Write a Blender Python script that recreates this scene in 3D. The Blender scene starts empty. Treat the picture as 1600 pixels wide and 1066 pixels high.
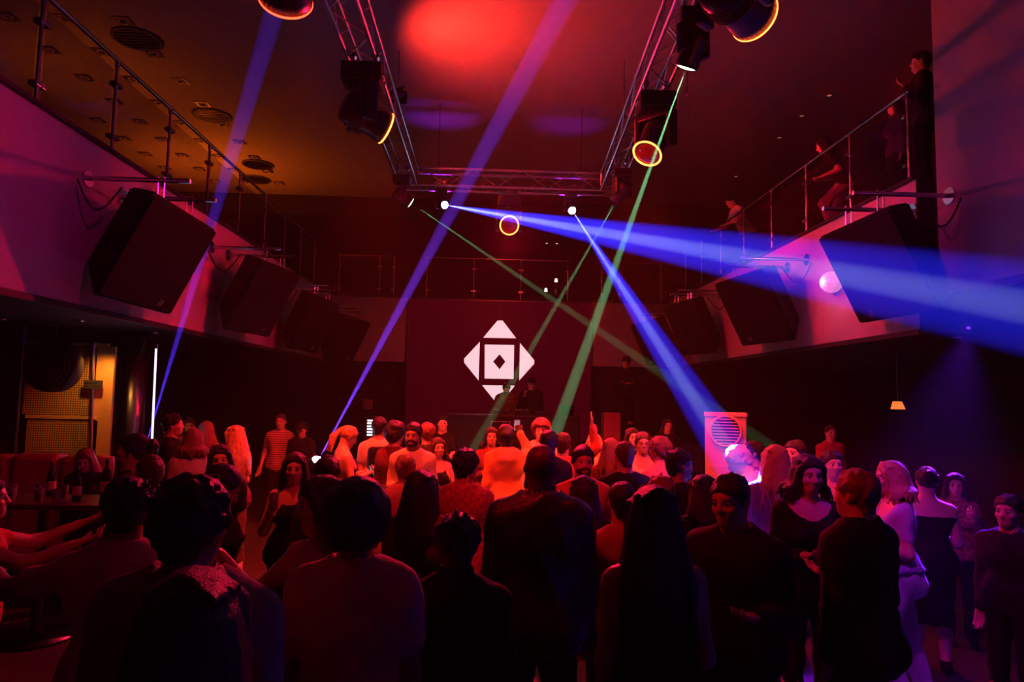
import bpy, bmesh, math, random
import numpy as np
from mathutils import Vector, Matrix
SC = bpy.context.scene; COL = SC.collection
# ---------------------------------------------------------------- camera (room frame: x right, y into the room, z up)
CAM_Z, YAW, PITCH, ROLL, FPX = 2.05, .0371, .0800, .0197, 1067.0
def cam_axes():
    f = np.array([math.sin(YAW)*math.cos(PITCH), math.cos(YAW)*math.cos(PITCH), math.sin(PITCH)])
    r = np.array([math.cos(YAW), -math.sin(YAW), 0]); u = np.cross(r, f); c, s = math.cos(ROLL), math.sin(ROLL)
    return f, c*r + s*u, -s*r + c*u
CF, CR, CU = cam_axes()
cam = bpy.data.objects.new('camera', bpy.data.cameras.new('camera')); COL.objects.link(cam)
cam.data.sensor_width = 36; cam.data.lens = 36*FPX/1600; cam.data.clip_start = .05
cam.matrix_world = Matrix(((CR[0],CU[0],-CF[0],0),(CR[1],CU[1],-CF[1],0),(CR[2],CU[2],-CF[2],CAM_Z),(0,0,0,1)))
SC.camera = cam
# ---------------------------------------------------------------- world: a closed club without daylight
W = bpy.data.worlds.new('World'); SC.world = W; W.use_nodes = True
W.node_tree.nodes['Background'].inputs[0].default_value = (0, 0, 0, 1); W.node_tree.nodes['Background'].inputs[1].default_value = 0
HAZE = 0.0022                                               # thin stage haze fills the whole room and makes the beams visible
_vs = W.node_tree.nodes.new('ShaderNodeVolumeScatter'); _vs.inputs['Density'].default_value = HAZE; _vs.inputs['Anisotropy'].default_value = 0.0
W.node_tree.links.new(_vs.outputs[0], W.node_tree.nodes['World Output'].inputs['Volume'])
SC.view_settings.view_transform = 'Standard'; SC.view_settings.look = 'None'; SC.view_settings.gamma = 1; SC.view_settings.use_curve_mapping = False
SC.view_settings.exposure = 0.0
SC.cycles.use_denoising = True; SC.cycles.max_bounces = 3; SC.cycles.diffuse_bounces = 1; SC.cycles.glossy_bounces = 2; SC.cycles.transmission_bounces = 3; SC.cycles.use_adaptive_sampling = True; SC.cycles.adaptive_threshold = .12; SC.cycles.adaptive_min_samples = 16; SC.cycles.transparent_max_bounces = 8; SC.cycles.volume_bounces = 0
def lamp(name, kind, loc, aim, energy, col, size=.06, ang=60, blend=.5, parent=None):
    ld = bpy.data.lights.new(name, kind); ld.energy = energy; ld.color = col; ld.shadow_soft_size = size
    if kind == 'SPOT': ld.spot_size = math.radians(ang); ld.spot_blend = blend
    o = bpy.data.objects.new(name, ld); COL.objects.link(o); o.location = loc
    if aim is not None: o.rotation_euler = (Vector(aim) - Vector(loc)).to_track_quat('-Z', 'Y').to_euler()
    if parent: bpy.context.view_layer.update(); o.parent = parent; o.matrix_parent_inverse = parent.matrix_world.inverted()
    return o
def at(px, py, y):
    """point of the room at depth y that the photo shows at pixel px, py"""
    d = CF + CR*(px-800)/FPX - CU*(py-533)/FPX; return Vector(d*(y/d[1])) + Vector((0, 0, CAM_Z))
def atx(px, py, x):
    d = CF + CR*(px-800)/FPX - CU*(py-533)/FPX; return Vector(d*(x/d[0])) + Vector((0, 0, CAM_Z))
def atz(px, py, z):
    d = CF + CR*(px-800)/FPX - CU*(py-533)/FPX; return Vector(d*((z-CAM_Z)/d[2])) + Vector((0, 0, CAM_Z))
# ---------------------------------------------------------------- materials
_M = {}
def mat(name, col, rough=.6, metal=0, bump=0, scale=40, var=.15, emit=None, es=0, spec=.5, stretch=None, kind='noise', trans=0, alpha=1, col2=None):
    m = bpy.data.materials.new(name); m.use_nodes = True; nt = m.node_tree; b = nt.nodes['Principled BSDF']; _M[name] = m
    b.inputs['Roughness'].default_value = rough; b.inputs['Metallic'].default_value = metal; b.inputs['Specular IOR Level'].default_value = spec
    if trans: b.inputs['Transmission Weight'].default_value = trans; b.inputs['IOR'].default_value = 1.45
    if alpha < 1: b.inputs['Alpha'].default_value = alpha
    tc = nt.nodes.new('ShaderNodeTexCoord'); mp = nt.nodes.new('ShaderNodeMapping'); nt.links.new(tc.outputs['Object'], mp.inputs[0])
    if stretch: mp.inputs['Scale'].default_value = stretch
    if kind == 'noise': tx = nt.nodes.new('ShaderNodeTexNoise'); tx.inputs['Scale'].default_value = scale; tx.inputs['Detail'].default_value = 3; fac = tx.outputs[0]
    elif kind == 'voronoi': tx = nt.nodes.new('ShaderNodeTexVoronoi'); tx.inputs['Scale'].default_value = scale; fac = tx.outputs['Distance']
    elif kind == 'wave': tx = nt.nodes.new('ShaderNodeTexWave'); tx.inputs['Scale'].default_value = scale; tx.bands_direction = 'Z'; fac = tx.outputs[0]
    elif kind == 'checker': tx = nt.nodes.new('ShaderNodeTexChecker'); tx.inputs['Scale'].default_value = scale; fac = tx.outputs['Fac']
    elif kind == 'dots':   # round holes on a square grid
        fr = nt.nodes.new('ShaderNodeVectorMath'); fr.operation = 'SCALE'; fr.inputs['Scale'].default_value = scale; nt.links.new(mp.outputs[0], fr.inputs[0])
        f2 = nt.nodes.new('ShaderNodeVectorMath'); f2.operation = 'FRACTION'; nt.links.new(fr.outputs[0], f2.inputs[0])
        sb = nt.nodes.new('ShaderNodeVectorMath'); sb.operation = 'SUBTRACT'; sb.inputs[1].default_value = (.5, .5, .5); nt.links.new(f2.outputs[0], sb.inputs[0])
        ml = nt.nodes.new('ShaderNodeVectorMath'); ml.operation = 'MULTIPLY'; ml.inputs[1].default_value = (1, 0, 1); nt.links.new(sb.outputs[0], ml.inputs[0])
        ln = nt.nodes.new('ShaderNodeVectorMath'); ln.operation = 'LENGTH'; nt.links.new(ml.outputs[0], ln.inputs[0])
        gt = nt.nodes.new('ShaderNodeMath'); gt.operation = 'GREATER_THAN'; gt.inputs[1].default_value = .33; nt.links.new(ln.outputs['Value'], gt.inputs[0]); fac = gt.outputs[0]; tx = None
    if tx is not None: nt.links.new(mp.outputs[0], tx.inputs['Vector'])
    mx = nt.nodes.new('ShaderNodeMix'); mx.data_type = 'RGBA'; c = np.array(col)
    lo = col2 if col2 is not None else tuple(c*(1-var)); hi = tuple(np.minimum(c*(1+var), 1)) if col2 is None else tuple(c)
    mx.inputs[6].default_value = (*lo, 1); mx.inputs[7].default_value = (*hi, 1); nt.links.new(fac, mx.inputs[0]); nt.links.new(mx.outputs[2], b.inputs['Base Color'])
    if bump:
        bp = nt.nodes.new('ShaderNodeBump'); bp.inputs['Strength'].default_value = bump; bp.inputs['Distance'].default_value = .02; nt.links.new(fac, bp.inputs['Height']); nt.links.new(bp.outputs[0], b.inputs['Normal'])
    if emit: b.inputs['Emission Color'].default_value = (*emit, 1); b.inputs['Emission Strength'].default_value = es
    return m
def M(n): return _M[n]
mat('wall_grey', (.34,.33,.34), .75, bump=.08, scale=18, var=.08)
mat('ceiling_grey', (.20,.19,.18), .85, bump=.05, scale=6, var=.12)
mat('black_paint', (.012,.012,.013), .7, scale=10)
mat('black_wall', (.009,.008,.009), .85, bump=.05, scale=8, var=.3)
mat('floor_dark', (.06,.055,.06), .32, bump=.04, scale=7, var=.3)
mat('stage_black', (.03,.028,.03), .5, bump=.05, scale=30)
mat('black_plastic', (.012,.012,.014), .38, bump=.03, scale=60)
mat('speaker_black', (.006,.006,.0065), .7, bump=.12, scale=160, spec=.12)
mat('grille_black', (.007,.007,.0075), .75, kind='dots', scale=60, bump=.4, col2=(.001,.001,.001), spec=.1)
mat('badge_silver', (.5,.5,.52), .3, 1)
mat('steel', (.62,.62,.64), .25, 1, bump=.02, scale=80)
mat('alu', (.45,.45,.47), .34, 1, bump=.02, scale=90)
mat('dark_steel', (.10,.10,.11), .35, 1, scale=70)
mat('glass_dark', (.02,.02,.025), .06, spec=.5, alpha=.30, scale=5)
mat('white_logo', (.8,.8,.8), .4, emit=(.86,.72,.80), es=.85, scale=3)
mat('screen_red', (.010,.004,.005), .4, spec=.12, emit=(.055,.0,.004), es=.55, scale=3, var=.05)
mat('led_orange', (1,.3,.1), .4, emit=(1,.10,.015), es=14, scale=5)
mat('led_red', (1,.1,.05), .4, emit=(1,.035,.012), es=9, scale=5)
mat('lens_white', (.9,.9,1), .2, emit=(.45,.5,1), es=60, scale=5)
mat('lens_green', (.7,1,.7), .2, emit=(.35,1,.5), es=9, scale=5)
mat('lens_red', (.2,.02,.01), .1, emit=(1,.05,.02), es=.02, scale=5)
mat('lens_violet', (.4,.2,.8), .2, emit=(.3,.05,.8), es=.8, scale=5); mat('lens_dark', (.02,.02,.03), .08, scale=5)
mat('tube_white', (.9,.9,1), .3, emit=(.75,.7,1), es=1.6, scale=5)
mat('lamp_warm', (.9,.5,.2), .4, emit=(1,.30,.05), es=.7, scale=5)
mat('lamp_white', (1,.95,.9), .4, emit=(1,.8,.75), es=3, scale=5); mat('lamp_dim', (.8,.4,.3), .4, emit=(1,.3,.2), es=.35, scale=5)
mat('lamp_pink', (1,.7,.75), .2, emit=(1,.30,.42), es=.55, scale=30, kind='voronoi', col2=(.4,.2,.25))
mat('brass', (.55,.33,.12), .45, .5, kind='dots', scale=34, bump=.5, col2=(.05,.03,.015))
mat('brass_plain', (.60,.36,.13), .45, .4, bump=.1, scale=9)
mat('sofa_red', (.42,.10,.10), .6, bump=.1, scale=50)
mat('wood_dark', (.08,.045,.03), .4, bump=.05, scale=12, stretch=(1,8,1))
mat('bottle_dark', (.02,.05,.03), .08, trans=.3, scale=5)
mat('glass_clear', (.85,.85,.88), .04, trans=.85, scale=5)
mat('ac_white', (.42,.41,.40), .45, scale=20, var=.05)
mat('phone_screen', (.5,.55,.6), .2, emit=(.8,.7,.75), es=.22, scale=5); mat('led_meter', (.9,.95,1), .4, emit=(.8,.9,1), es=2.5, scale=5)
mat('eye_white', (.75,.72,.70), .25, scale=5); mat('eye_dark', (.02,.012,.01), .15, scale=5); mat('lips', (.36,.10,.10), .45, scale=90)
mat('skin_light', (.62,.40,.30), .5, bump=.03, scale=120, var=.06); mat('skin_tan', (.46,.27,.18), .5, bump=.03, scale=120, var=.06)
mat('skin_brown', (.26,.14,.09), .48, bump=.03, scale=120, var=.06); mat('skin_dark', (.10,.05,.035), .45, bump=.03, scale=120, var=.06)
ST = (30, 30, 4)
mat('hair_black', (.012,.010,.010), .45, bump=.5, scale=9, var=.5, stretch=ST); mat('hair_brown', (.07,.035,.02), .45, bump=.5, scale=9, var=.4, stretch=ST)
mat('hair_auburn', (.20,.07,.035), .45, bump=.5, scale=9, var=.4, stretch=ST); mat('hair_blond', (.52,.34,.17), .45, bump=.5, scale=9, var=.35, stretch=ST)
mat('hair_white', (.75,.73,.70), .45, bump=.5, scale=9, var=.2, stretch=ST); mat('hair_grey', (.3,.28,.27), .45, bump=.5, scale=9, var=.3, stretch=ST)
for n, c in dict(cloth_black=(.010,.010,.011), cloth_charcoal=(.035,.033,.035), cloth_white=(.72,.71,.72), cloth_cream=(.62,.52,.38), cloth_orange=(.62,.30,.12), cloth_maroon=(.16,.03,.04),
    cloth_pink=(.62,.28,.33), cloth_grey=(.27,.26,.29), cloth_denim=(.07,.10,.20), cloth_red=(.45,.08,.07), cloth_rust=(.34,.11,.06), cloth_lilac=(.50,.42,.62), cloth_navy=(.02,.025,.06), cloth_green=(.10,.13,.07), cloth_plum=(.10,.05,.12)).items():
    mat(n, c, .8, bump=.25, scale=55, var=.15, spec=.2)
mat('leather_black', (.014,.012,.013), .30, bump=.3, scale=70)
mat('cloth_stripe', (.55,.33,.26), .8, kind='wave', scale=9, col2=(.16,.05,.05), spec=.2); mat('cloth_plaid', (.60,.22,.14), .8, kind='checker', scale=26, col2=(.42,.12,.09), spec=.2)
mat('cloth_camo', (.16,.15,.06), .8, kind='voronoi', scale=14, col2=(.02,.025,.012), spec=.2); mat('cloth_floral', (.5,.25,.22), .8, kind='voronoi', scale=26, col2=(.10,.03,.04), spec=.2)
mat('cloth_fringe', (.20,.09,.05), .8, kind='noise', scale=20, bump=.8, var=.7, stretch=(3,3,.6), spec=.2); mat('denim_ripped', (.55,.33,.36), .8, kind='wave', scale=4.5, col2=(.40,.16,.16), spec=.2)
# ---------------------------------------------------------------- mesh helpers
def box(bm, lo, hi, bev=0, mi=0):
    v = [bm.verts.new((x, y, z)) for x in (lo[0], hi[0]) for y in (lo[1], hi[1]) for z in (lo[2], hi[2])]
    fs = [bm.faces.new([v[i] for i in q]) for q in ((0,1,3,2),(4,6,7,5),(0,4,5,1),(2,3,7,6),(0,2,6,4),(1,5,7,3))]
    for f in fs: f.material_index = mi
    if bev: bmesh.ops.bevel(bm, geom=list({e for f in fs for e in f.edges}), offset=bev, segments=2, affect='EDGES', profile=.6)
def tube(bm, a, b, r, n=10, r2=None):
    a, b = Vector(a), Vector(b); d = b - a; L = d.length
    m = Matrix.Translation((a + b)/2) @ d.to_track_quat('Z', 'Y').to_matrix().to_4x4()
    bmesh.ops.create_cone(bm, cap_ends=True, segments=n, radius1=r, radius2=r if r2 is None else r2, depth=L, matrix=m)
def ring(bm, c, R, r, n=24, k=6, m=None):
    """torus round the local y axis"""
    vs = []
    for i in range(n):
        a = 2*math.pi*i/n; row = []
        for j in range(k):
            b = 2*math.pi*j/k; q = R + r*math.cos(b); p = Vector((c[0] + q*math.cos(a), c[1] + r*math.sin(b), c[2] + q*math.sin(a))); row.append(bm.verts.new(m @ p if m else p))
        vs.append(row)
    for i in range(n):
        for j in range(k): bm.faces.new((vs[i][j], vs[(i+1)%n][j], vs[(i+1)%n][(j+1)%k], vs[i][(j+1)%k]))
def lathe(bm, prof, n=24, m=None, caps=True):
    """profile of (radius, z) turned round z"""
    rows = []
    for r, z in prof:
        rows.append([bm.verts.new((m or Matrix()) @ Vector((r*math.cos(2*math.pi*i/n), r*math.sin(2*math.pi*i/n), z))) for i in range(n)])
    for a, b in zip(rows, rows[1:]):
        for i in range(n): bm.faces.new((a[i], a[(i+1)%n], b[(i+1)%n], b[i]))
    if caps: bm.faces.new(rows[0][::-1]); bm.faces.new(rows[-1])
def obj(name, bm, m, parent=None, smooth=False):
    me = bpy.data.meshes.new(name)
    if smooth:
        for f in bm.faces: f.smooth = True
        for e in bm.edges:
            if len(e.link_faces) == 2 and e.calc_face_angle(0) > .7: e.smooth = False
    bm.normal_update(); bm.to_mesh(me); bm.free()
    for q in (m if isinstance(m, (list, tuple)) else [m]): me.materials.append(M(q) if isinstance(q, str) else q)
    o = bpy.data.objects.new(name, me); COL.objects.link(o)
    if parent: o.parent = parent
    return o
def piece(name, m, parent, fn, *a, smooth=False, **k):
    bm = bmesh.new(); fn(bm, *a, **k); return obj(name, bm, m, parent, smooth)
def empty(name, loc=(0,0,0)):
    o = bpy.data.objects.new(name, None); COL.objects.link(o); o.location = loc; o.empty_display_size = .1; return o
def tag(o, label=None, cat=None, group=None, kind=None):
    if label: o['label'] = label
    if cat: o['category'] = cat
    if group: o['group'] = group
    if kind: o['kind'] = kind
    return o
# ---------------------------------------------------------------- people: smooth signed-distance figures
RNG = np.random.RandomState(7)
def unit(v):
    v = np.asarray(v, float); return v / (np.linalg.norm(v) + 1e-9)
def rx(a): c, s = math.cos(a), math.sin(a); return np.array([[1,0,0],[0,c,-s],[0,s,c]])
def ry(a): c, s = math.cos(a), math.sin(a); return np.array([[c,0,s],[0,1,0],[-s,0,c]])
def rz(a): c, s = math.cos(a), math.sin(a); return np.array([[c,-s,0],[s,c,0],[0,0,1]])
def axis(lo, hi, h, zones):
    out = [lo]; x = lo
    while x < hi:
        st = h
        for a, b, hf in zones:
            if a - st < x < b: st = min(st, hf)
        x += st; out.append(x)
    return np.array(out)
class Field:
    """signed distance on a grid that is finer where zones ask for it"""
    def __init__(self, lo, hi, h, zones=()):
        self.ax = [axis(lo[i], hi[i], h, [(z[0][i], z[1][i], z[2]) for z in zones]) for i in range(3)]
        self.V = np.full([len(a) for a in self.ax], 0.25, np.float32)
    def sub(self, lo, hi, m):
        sl = []; g = []
        for i in range(3):
            a = self.ax[i]; i0 = max(0, np.searchsorted(a, lo[i] - m) - 1); i1 = min(len(a), np.searchsorted(a, hi[i] + m) + 1)
            if i1 <= i0: return None, None
            sl.append(slice(i0, i1)); sh = [1,1,1]; sh[i] = i1 - i0; g.append(a[i0:i1].reshape(sh))
        return tuple(sl), g
    def blend(self, sl, d, k):
        v = self.V[sl]
        if k > 0:
            h = np.maximum(k - np.abs(v - d), 0) / k
            self.V[sl] = np.minimum(v, d) - h * h * k * .25
        else: self.V[sl] = np.minimum(v, d)
    def cap(self, a, b, ra, rb, k=.02, M=None, sq=1.0, grow=0.0):
        """tapered capsule; M, sq: frame whose y axis is squashed by sq"""
        a = np.asarray(a, float); b = np.asarray(b, float); ra += grow; rb += grow
        r = max(ra, rb); sl, g = self.sub(np.minimum(a, b) - r, np.maximum(a, b) + r, k + .03)
        if sl is None: return
        d = [g[i] - a[i] for i in range(3)]; ab = b - a
        if M is not None and sq != 1.0:
            yv = M[:, 1]; s = d[0]*yv[0] + d[1]*yv[1] + d[2]*yv[2]; e = 1/sq - 1
            d = [d[i] + s * yv[i] * e for i in range(3)]; ab = ab + yv * (ab @ yv) * e
        L = ab @ ab + 1e-12
        t = np.clip((d[0]*ab[0] + d[1]*ab[1] + d[2]*ab[2]) / L, 0, 1)
        q = np.sqrt((d[0]-t*ab[0])**2 + (d[1]-t*ab[1])**2 + (d[2]-t*ab[2])**2) - (ra + (rb - ra) * t)
        self.blend(sl, q * (sq if sq < 1 else 1), k)
    def ell(self, c, M, rad, k=.02, grow=0.0, cut=False):
        c = np.asarray(c, float); rad = np.asarray(rad, float) + grow; R = rad.max()
        sl, g = self.sub(c - R, c + R, k + .03)
        if sl is None: return
        d = [g[i] - c[i] for i in range(3)]
        l = [(d[0]*M[0,j] + d[1]*M[1,j] + d[2]*M[2,j]) for j in range(3)]
        k0 = np.sqrt(sum((l[j]/rad[j])**2 for j in range(3))); k1 = np.sqrt(sum((l[j]/rad[j]**2)**2 for j in range(3))) + 1e-6
        q = k0 * (k0 - 1) / k1
        if cut:
            v = self.V[sl]; h = np.maximum(k - np.abs(v + q), 0) / max(k, 1e-6)
            self.V[sl] = np.maximum(v, -q) + h*h*k*.25
        else: self.blend(sl, q, k)
    def half(self, p, n):
        """keep the side n points away from"""
        n = unit(n); g = [self.ax[i].reshape([-1 if j == i else 1 for j in range(3)]) for i in range(3)]
        self.V = np.maximum(self.V, sum((g[i] - p[i]) * n[i] for i in range(3))).astype(np.float32)
    def notch(self, planes):
        """remove the region that lies in front of all planes"""
        g = [self.ax[i].reshape([-1 if j == i else 1 for j in range(3)]) for i in range(3)]
        q = None
        for p, n in planes:
            n = unit(n); s = -sum((g[i] - p[i]) * n[i] for i in range(3)); q = s if q is None else np.maximum(q, s)
        self.V = np.maximum(self.V, -q).astype(np.float32)
    def ripple(self, amp, fr, seed):
        r = np.random.RandomState(seed); g = [self.ax[i].reshape([-1 if j == i else 1 for j in range(3)]) for i in range(3)]
        for _ in range(3):
            w = r.normal(size=3) * fr; self.V += (amp * np.sin(g[0]*w[0] + g[1]*w[1] + g[2]*w[2] + r.rand()*6)).astype(np.float32)
    def mesh(self, name):
        V = self.V; X, Y, Z = self.ax
        for s in (0, -1): V[s], V[:, s], V[:, :, s] = .1, .1, .1
        S = V < 0; c = [S[i:S.shape[0]-1+i, j:S.shape[1]-1+j, k:S.shape[2]-1+k] for i in (0,1) for j in (0,1) for k in (0,1)]
        n = sum(x.astype(np.int8) for x in c); act = (n > 0) & (n < 8)
        I = np.argwhere(act); idx = np.full(act.shape, -1, np.int32); idx[act] = np.arange(len(I))
        cor = [(i,j,k) for i in (0,1) for j in (0,1) for k in (0,1)]
        val = np.stack([V[I[:,0]+i, I[:,1]+j, I[:,2]+k] for i,j,k in cor], 1)
        acc = np.zeros((len(I), 3)); cnt = np.zeros(len(I))
        for e0 in range(8):
            for e1 in range(e0+1, 8):
                df = [cor[e1][q] - cor[e0][q] for q in range(3)]
                if sum(abs(x) for x in df) != 1: continue
                a, b = val[:, e0], val[:, e1]; m = (a < 0) != (b < 0)
                t = np.where(m, a / np.where(m, a - b, 1), 0)
                for q in range(3): acc[:, q] += np.where(m, cor[e0][q] + t * df[q], 0)
                cnt += m
        acc /= cnt[:, None]
        P = np.empty((len(I), 3))
        for q, A in enumerate((X, Y, Z)): P[:, q] = A[I[:, q]] + acc[:, q] * (A[I[:, q] + 1] - A[I[:, q]])
        F = []
        for q in range(3):
            u, v = (q+1) % 3, (q+2) % 3
            s0 = [slice(None)]*3; s1 = [slice(None)]*3; s0[q] = slice(0, -1); s1[q] = slice(1, None)
            A, B = S[tuple(s0)], S[tuple(s1)]; E = np.argwhere(A != B)
            ok = (E[:, u] > 0) & (E[:, v] > 0) & (E[:, u] < S.shape[u]-1) & (E[:, v] < S.shape[v]-1); E = E[ok]
            fl = A[E[:,0], E[:,1], E[:,2]]
            def at_(du, dv):
                T = E.copy(); T[:, u] -= du; T[:, v] -= dv; return idx[T[:,0], T[:,1], T[:,2]]
            Q = np.stack([at_(1,1), at_(0,1), at_(0,0), at_(1,0)], 1)
            Q[~fl] = Q[~fl][:, ::-1]; F.append(Q)
        F = np.concatenate(F); F = F[(F >= 0).all(1)]
        me = bpy.data.meshes.new(name)
        me.vertices.add(len(P)); me.vertices.foreach_set('co', P.astype(np.float32).ravel())
        me.loops.add(F.size); me.loops.foreach_set('vertex_index', F.astype(np.int32).ravel())
        me.polygons.add(len(F)); me.polygons.foreach_set('loop_start', np.arange(0, F.size, 4, dtype=np.int32))
        me.polygons.foreach_set('use_smooth', np.ones(len(F), bool)); me.update(); me.validate()
        return me

ARM = {  # direction of the upper arm and of the forearm, x outward
 'down': ((.13,-.03,-1), (.03,.14,-1)), 'loose': ((.28,-.05,-1), (.12,.35,-.9)), 'bent': ((.16,.0,-1), (-.35,.9,.2)),
 'drink': ((.28,.15,-1), (-.35,.6,.75)), 'phone': ((.12,.22,-1), (-.42,.85,.25)), 'up': ((.45,.35,.75), (.05,.1,1)),
 'reach': ((.45,.75,-.25), (.1,.9,.35)), 'mic': ((.30,.35,-1), (-.5,.35,.95)), 'hip': ((.6,-.25,-1), (-.65,.25,-.6)),
 'table': ((.35,.2,-1), (-.1,.6,-.8)), 'side': ((.9,.25,-.25), (.5,.75,.25)), 'fold': ((.2,.2,-1), (-.9,.45,.15)),
 'high': ((.5,.1,.9), (-.25,.1,1)), 'rail': ((.4,.7,-.6), (-.1,.9,.1))}
LEG = {'stand': ((.03,.01,-1), (.01,-.03,-1)), 'wide': ((.14,.02,-1), (.08,-.03,-1)), 'fwd': ((.03,.25,-1), (.02,-.08,-1)),
 'back': ((.03,-.18,-1), (.02,-.25,-1)), 'bend': ((.06,.42,-1), (.04,-.30,-1)), 'lift': ((.1,.75,-.7), (.02,-.35,-1))}
def skeleton(c):
    J = {}; lean = c.get('lean', 0); Rt = rz(c.get('twist', 0)) @ rx(-lean) @ ry(c.get('tilt', 0)); J['Rt'] = Rt
    hip = np.array([0, 0, .93]); T = lambda x, y, z: hip + Rt @ np.array([x, y, z - .93]); J['T'] = T; J['hip'] = hip
    J['neck'] = T(0, -.012, 1.475); hy, hp, hr = c.get('head', (0, 0, 0)); Rh = Rt @ rz(hy) @ rx(-hp) @ ry(hr); J['Rh'] = Rh
    J['headc'] = J['neck'] + Rt @ np.array([0, .0, .055]) + Rh @ np.array([0, .022, .105]); J['top'] = J['headc'] + Rh @ np.array([0, -.01, .125])
    arms = c.get('arms', ('down', 'down')); legs = c.get('legs', ('stand', 'stand'))
    for i, s in enumerate((-1, 1)):
        a = ARM[arms[i]] if isinstance(arms[i], str) else arms[i]; sg = np.array([s, 1, 1])
        S = T(s * .168 * c.get('wide', 1), -.005, 1.40); U = unit(Rt @ (np.array(a[0]) * sg)); W = unit(Rt @ (np.array(a[1]) * sg))
        E = S + U * .285; Wr = E + W * .245; J['arm%d' % s] = (S, E, Wr, W)
        l = LEG[legs[i]]; H = np.array([s * .09, 0, .91]); th = unit(np.array(l[0]) * sg); sh = unit(np.array(l[1]) * sg)
        K = H + th * .42; A = K + sh * .41; J['leg%d' % s] = (H, K, A)
    low = min(J['leg-1'][2][2], J['leg1'][2][2]); J['drop'] = low - .085
    return J
def torso(F, J, c, g=0.0, k=.06, hemg=0.0):
    T, Rt, w = J['T'], J['Rt'], c.get('wide', 1); f = c.get('fem', 0); b = c.get('belly', 0)
    F.cap(T(-.072*w,0,1.32), T(.072*w,0,1.32), .122, .122, k, Rt, .80, g)
    F.cap(T(0,0,1.32), T(0,.0,1.08), .135*w, (.118-.012*f)*w + b, k, Rt, .78, g)
    F.cap(T(-.055,.01,1.07), T(.055,.01,1.07), .098*w - .01*f + b, .098*w - .01*f + b, k, Rt, .82, g)
    F.cap(T(-.075,-.01,.95), T(.075,-.01,.95), .115 + .01*f, .115 + .01*f, k, Rt, .85, g + hemg)
    for s in (-1, 1):
        F.cap(T(s*.06*w,-.01,1.44), T(s*.155*w,-.005,1.40), .050, .054, k, None, 1, g)
        if f: F.cap(T(s*.072,.075,1.29), T(s*.078,.10,1.27), .058, .05, .035, None, 1, g)
        F.cap(T(s*.07,-.06,.90), T(s*.075,-.07,.88), .075, .075, .05, None, 1, g + hemg)
    F.cap(T(0,-.02,1.43), T(0,-.012,1.50), .075, .05, k, None, 1, g)
def legs(F, J, c, g=0.0, k=.04, upto=1.0, flare=0.0):
    for s in (-1, 1):
        H, K, A = J['leg%d' % s]
        F.cap(H, K, .088, .058, k, None, 1, g)
        if upto > .5 and flare: F.cap(K, K + (A-K)*(upto*2-1), .058, .050 + flare, k, None, 1, g)
        elif upto > .5: F.cap(K, K + (A-K)*.38, .056, .057, k, None, 1, g); F.cap(K + (A-K)*.38, K + (A-K)*(upto*2-1), .057, .038, k, None, 1, g)
def arms(F, J, c, g=0.0, k=.03, upto=1.0, loose=0.0):
    th = c.get('armw', 1)
    for s in (-1, 1):
        S, E, W, D = J['arm%d' % s]
        u = min(1, upto * 2); F.cap(S, S + (E-S)*u, .052*th, (.052 - .012*u)*th, k, None, 1, g + loose)
        if upto > .5: u = upto*2 - 1; F.cap(E, E + (W-E)*u, .041*th, (.041-.013*u)*th, k, None, 1, g + loose)
def hand(F, W, D, side, curl, roll):
    D = unit(D); a = np.array([0,0,1.]) if abs(D[2]) < .85 else np.array([0,1.,0]); L = unit(np.cross(D, a)); N = np.cross(L, D)
    cr, sr = math.cos(roll), math.sin(roll); L, N = L*cr + N*sr, N*cr - L*sr      # L across the palm, N palm normal
    for i in range(4):
        o = (-.03, -.01, .01, .029)[i]; kn = W + D * (.088, .094, .092, .082)[i] + L * o
        F.cap(W + L*o*.5, kn, .014, .012, .014)
        d1 = unit(D*math.cos(curl*.6) + N*math.sin(curl*.6) + L*o*2.2); p = kn + d1 * (.040,.046,.043,.034)[i]
        d2 = unit(D*math.cos(curl*1.7) + N*math.sin(curl*1.7) + L*o*1.6); q = p + d2 * (.036,.042,.040,.030)[i]
        F.cap(kn, p, .0098, .009, .005); F.cap(p, q, .009, .0075, .004)
    b = W + D*.03 - L*.026*side; t1 = b + unit(D*.7 - L*.7*side + N*.4)*.042; t2 = t1 + unit(D*.85 - L*.25*side + N*(.2+.3*curl))*.034
    F.cap(W + D*.015 - L*.012*side, b, .014, .014, .014); F.cap(b, t1, .013, .0105, .008); F.cap(t1, t2, .0105, .008, .004)
def head(F, J):
    C, R = J['headc'], J['Rh']; P = lambda x, y, z: C + R @ np.array([x, y, z])
    F.cap(J['neck'] - J['Rt'] @ np.array([0,0,.03]), P(0,-.03,-.05), .060, .054, .03)
    F.ell(P(0,-.012,.032), R, (.076,.097,.090), .03); F.ell(P(0,.022,-.048), R, (.058,.070,.066), .045)
    F.ell(P(0,.052,-.082), R, (.030,.034,.030), .03)
    F.cap(P(-.034,.070,.030), P(.034,.070,.030), .015, .015, .02)
    for s in (-1, 1):
        F.ell(P(s*.031,.092,.008), R, (.018,.016,.012), .014, cut=True)
        F.ell(P(s*.040,.058,-.022), R, (.022,.026,.020), .02)
        F.ell(P(s*.077,-.012,.0), R @ rz(s*.35), (.010,.021,.031), .008)
    F.cap(P(0,.083,.022), P(0,.106,-.020), .009, .0125, .012); F.cap(P(-.012,.094,-.024), P(.012,.094,-.024), .009, .009, .008)
    F.cap(P(-.019,.083,-.054), P(.019,.083,-.054), .008, .008, .008); F.cap(P(-.016,.081,-.067), P(.016,.081,-.067), .009, .009, .008)
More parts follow.
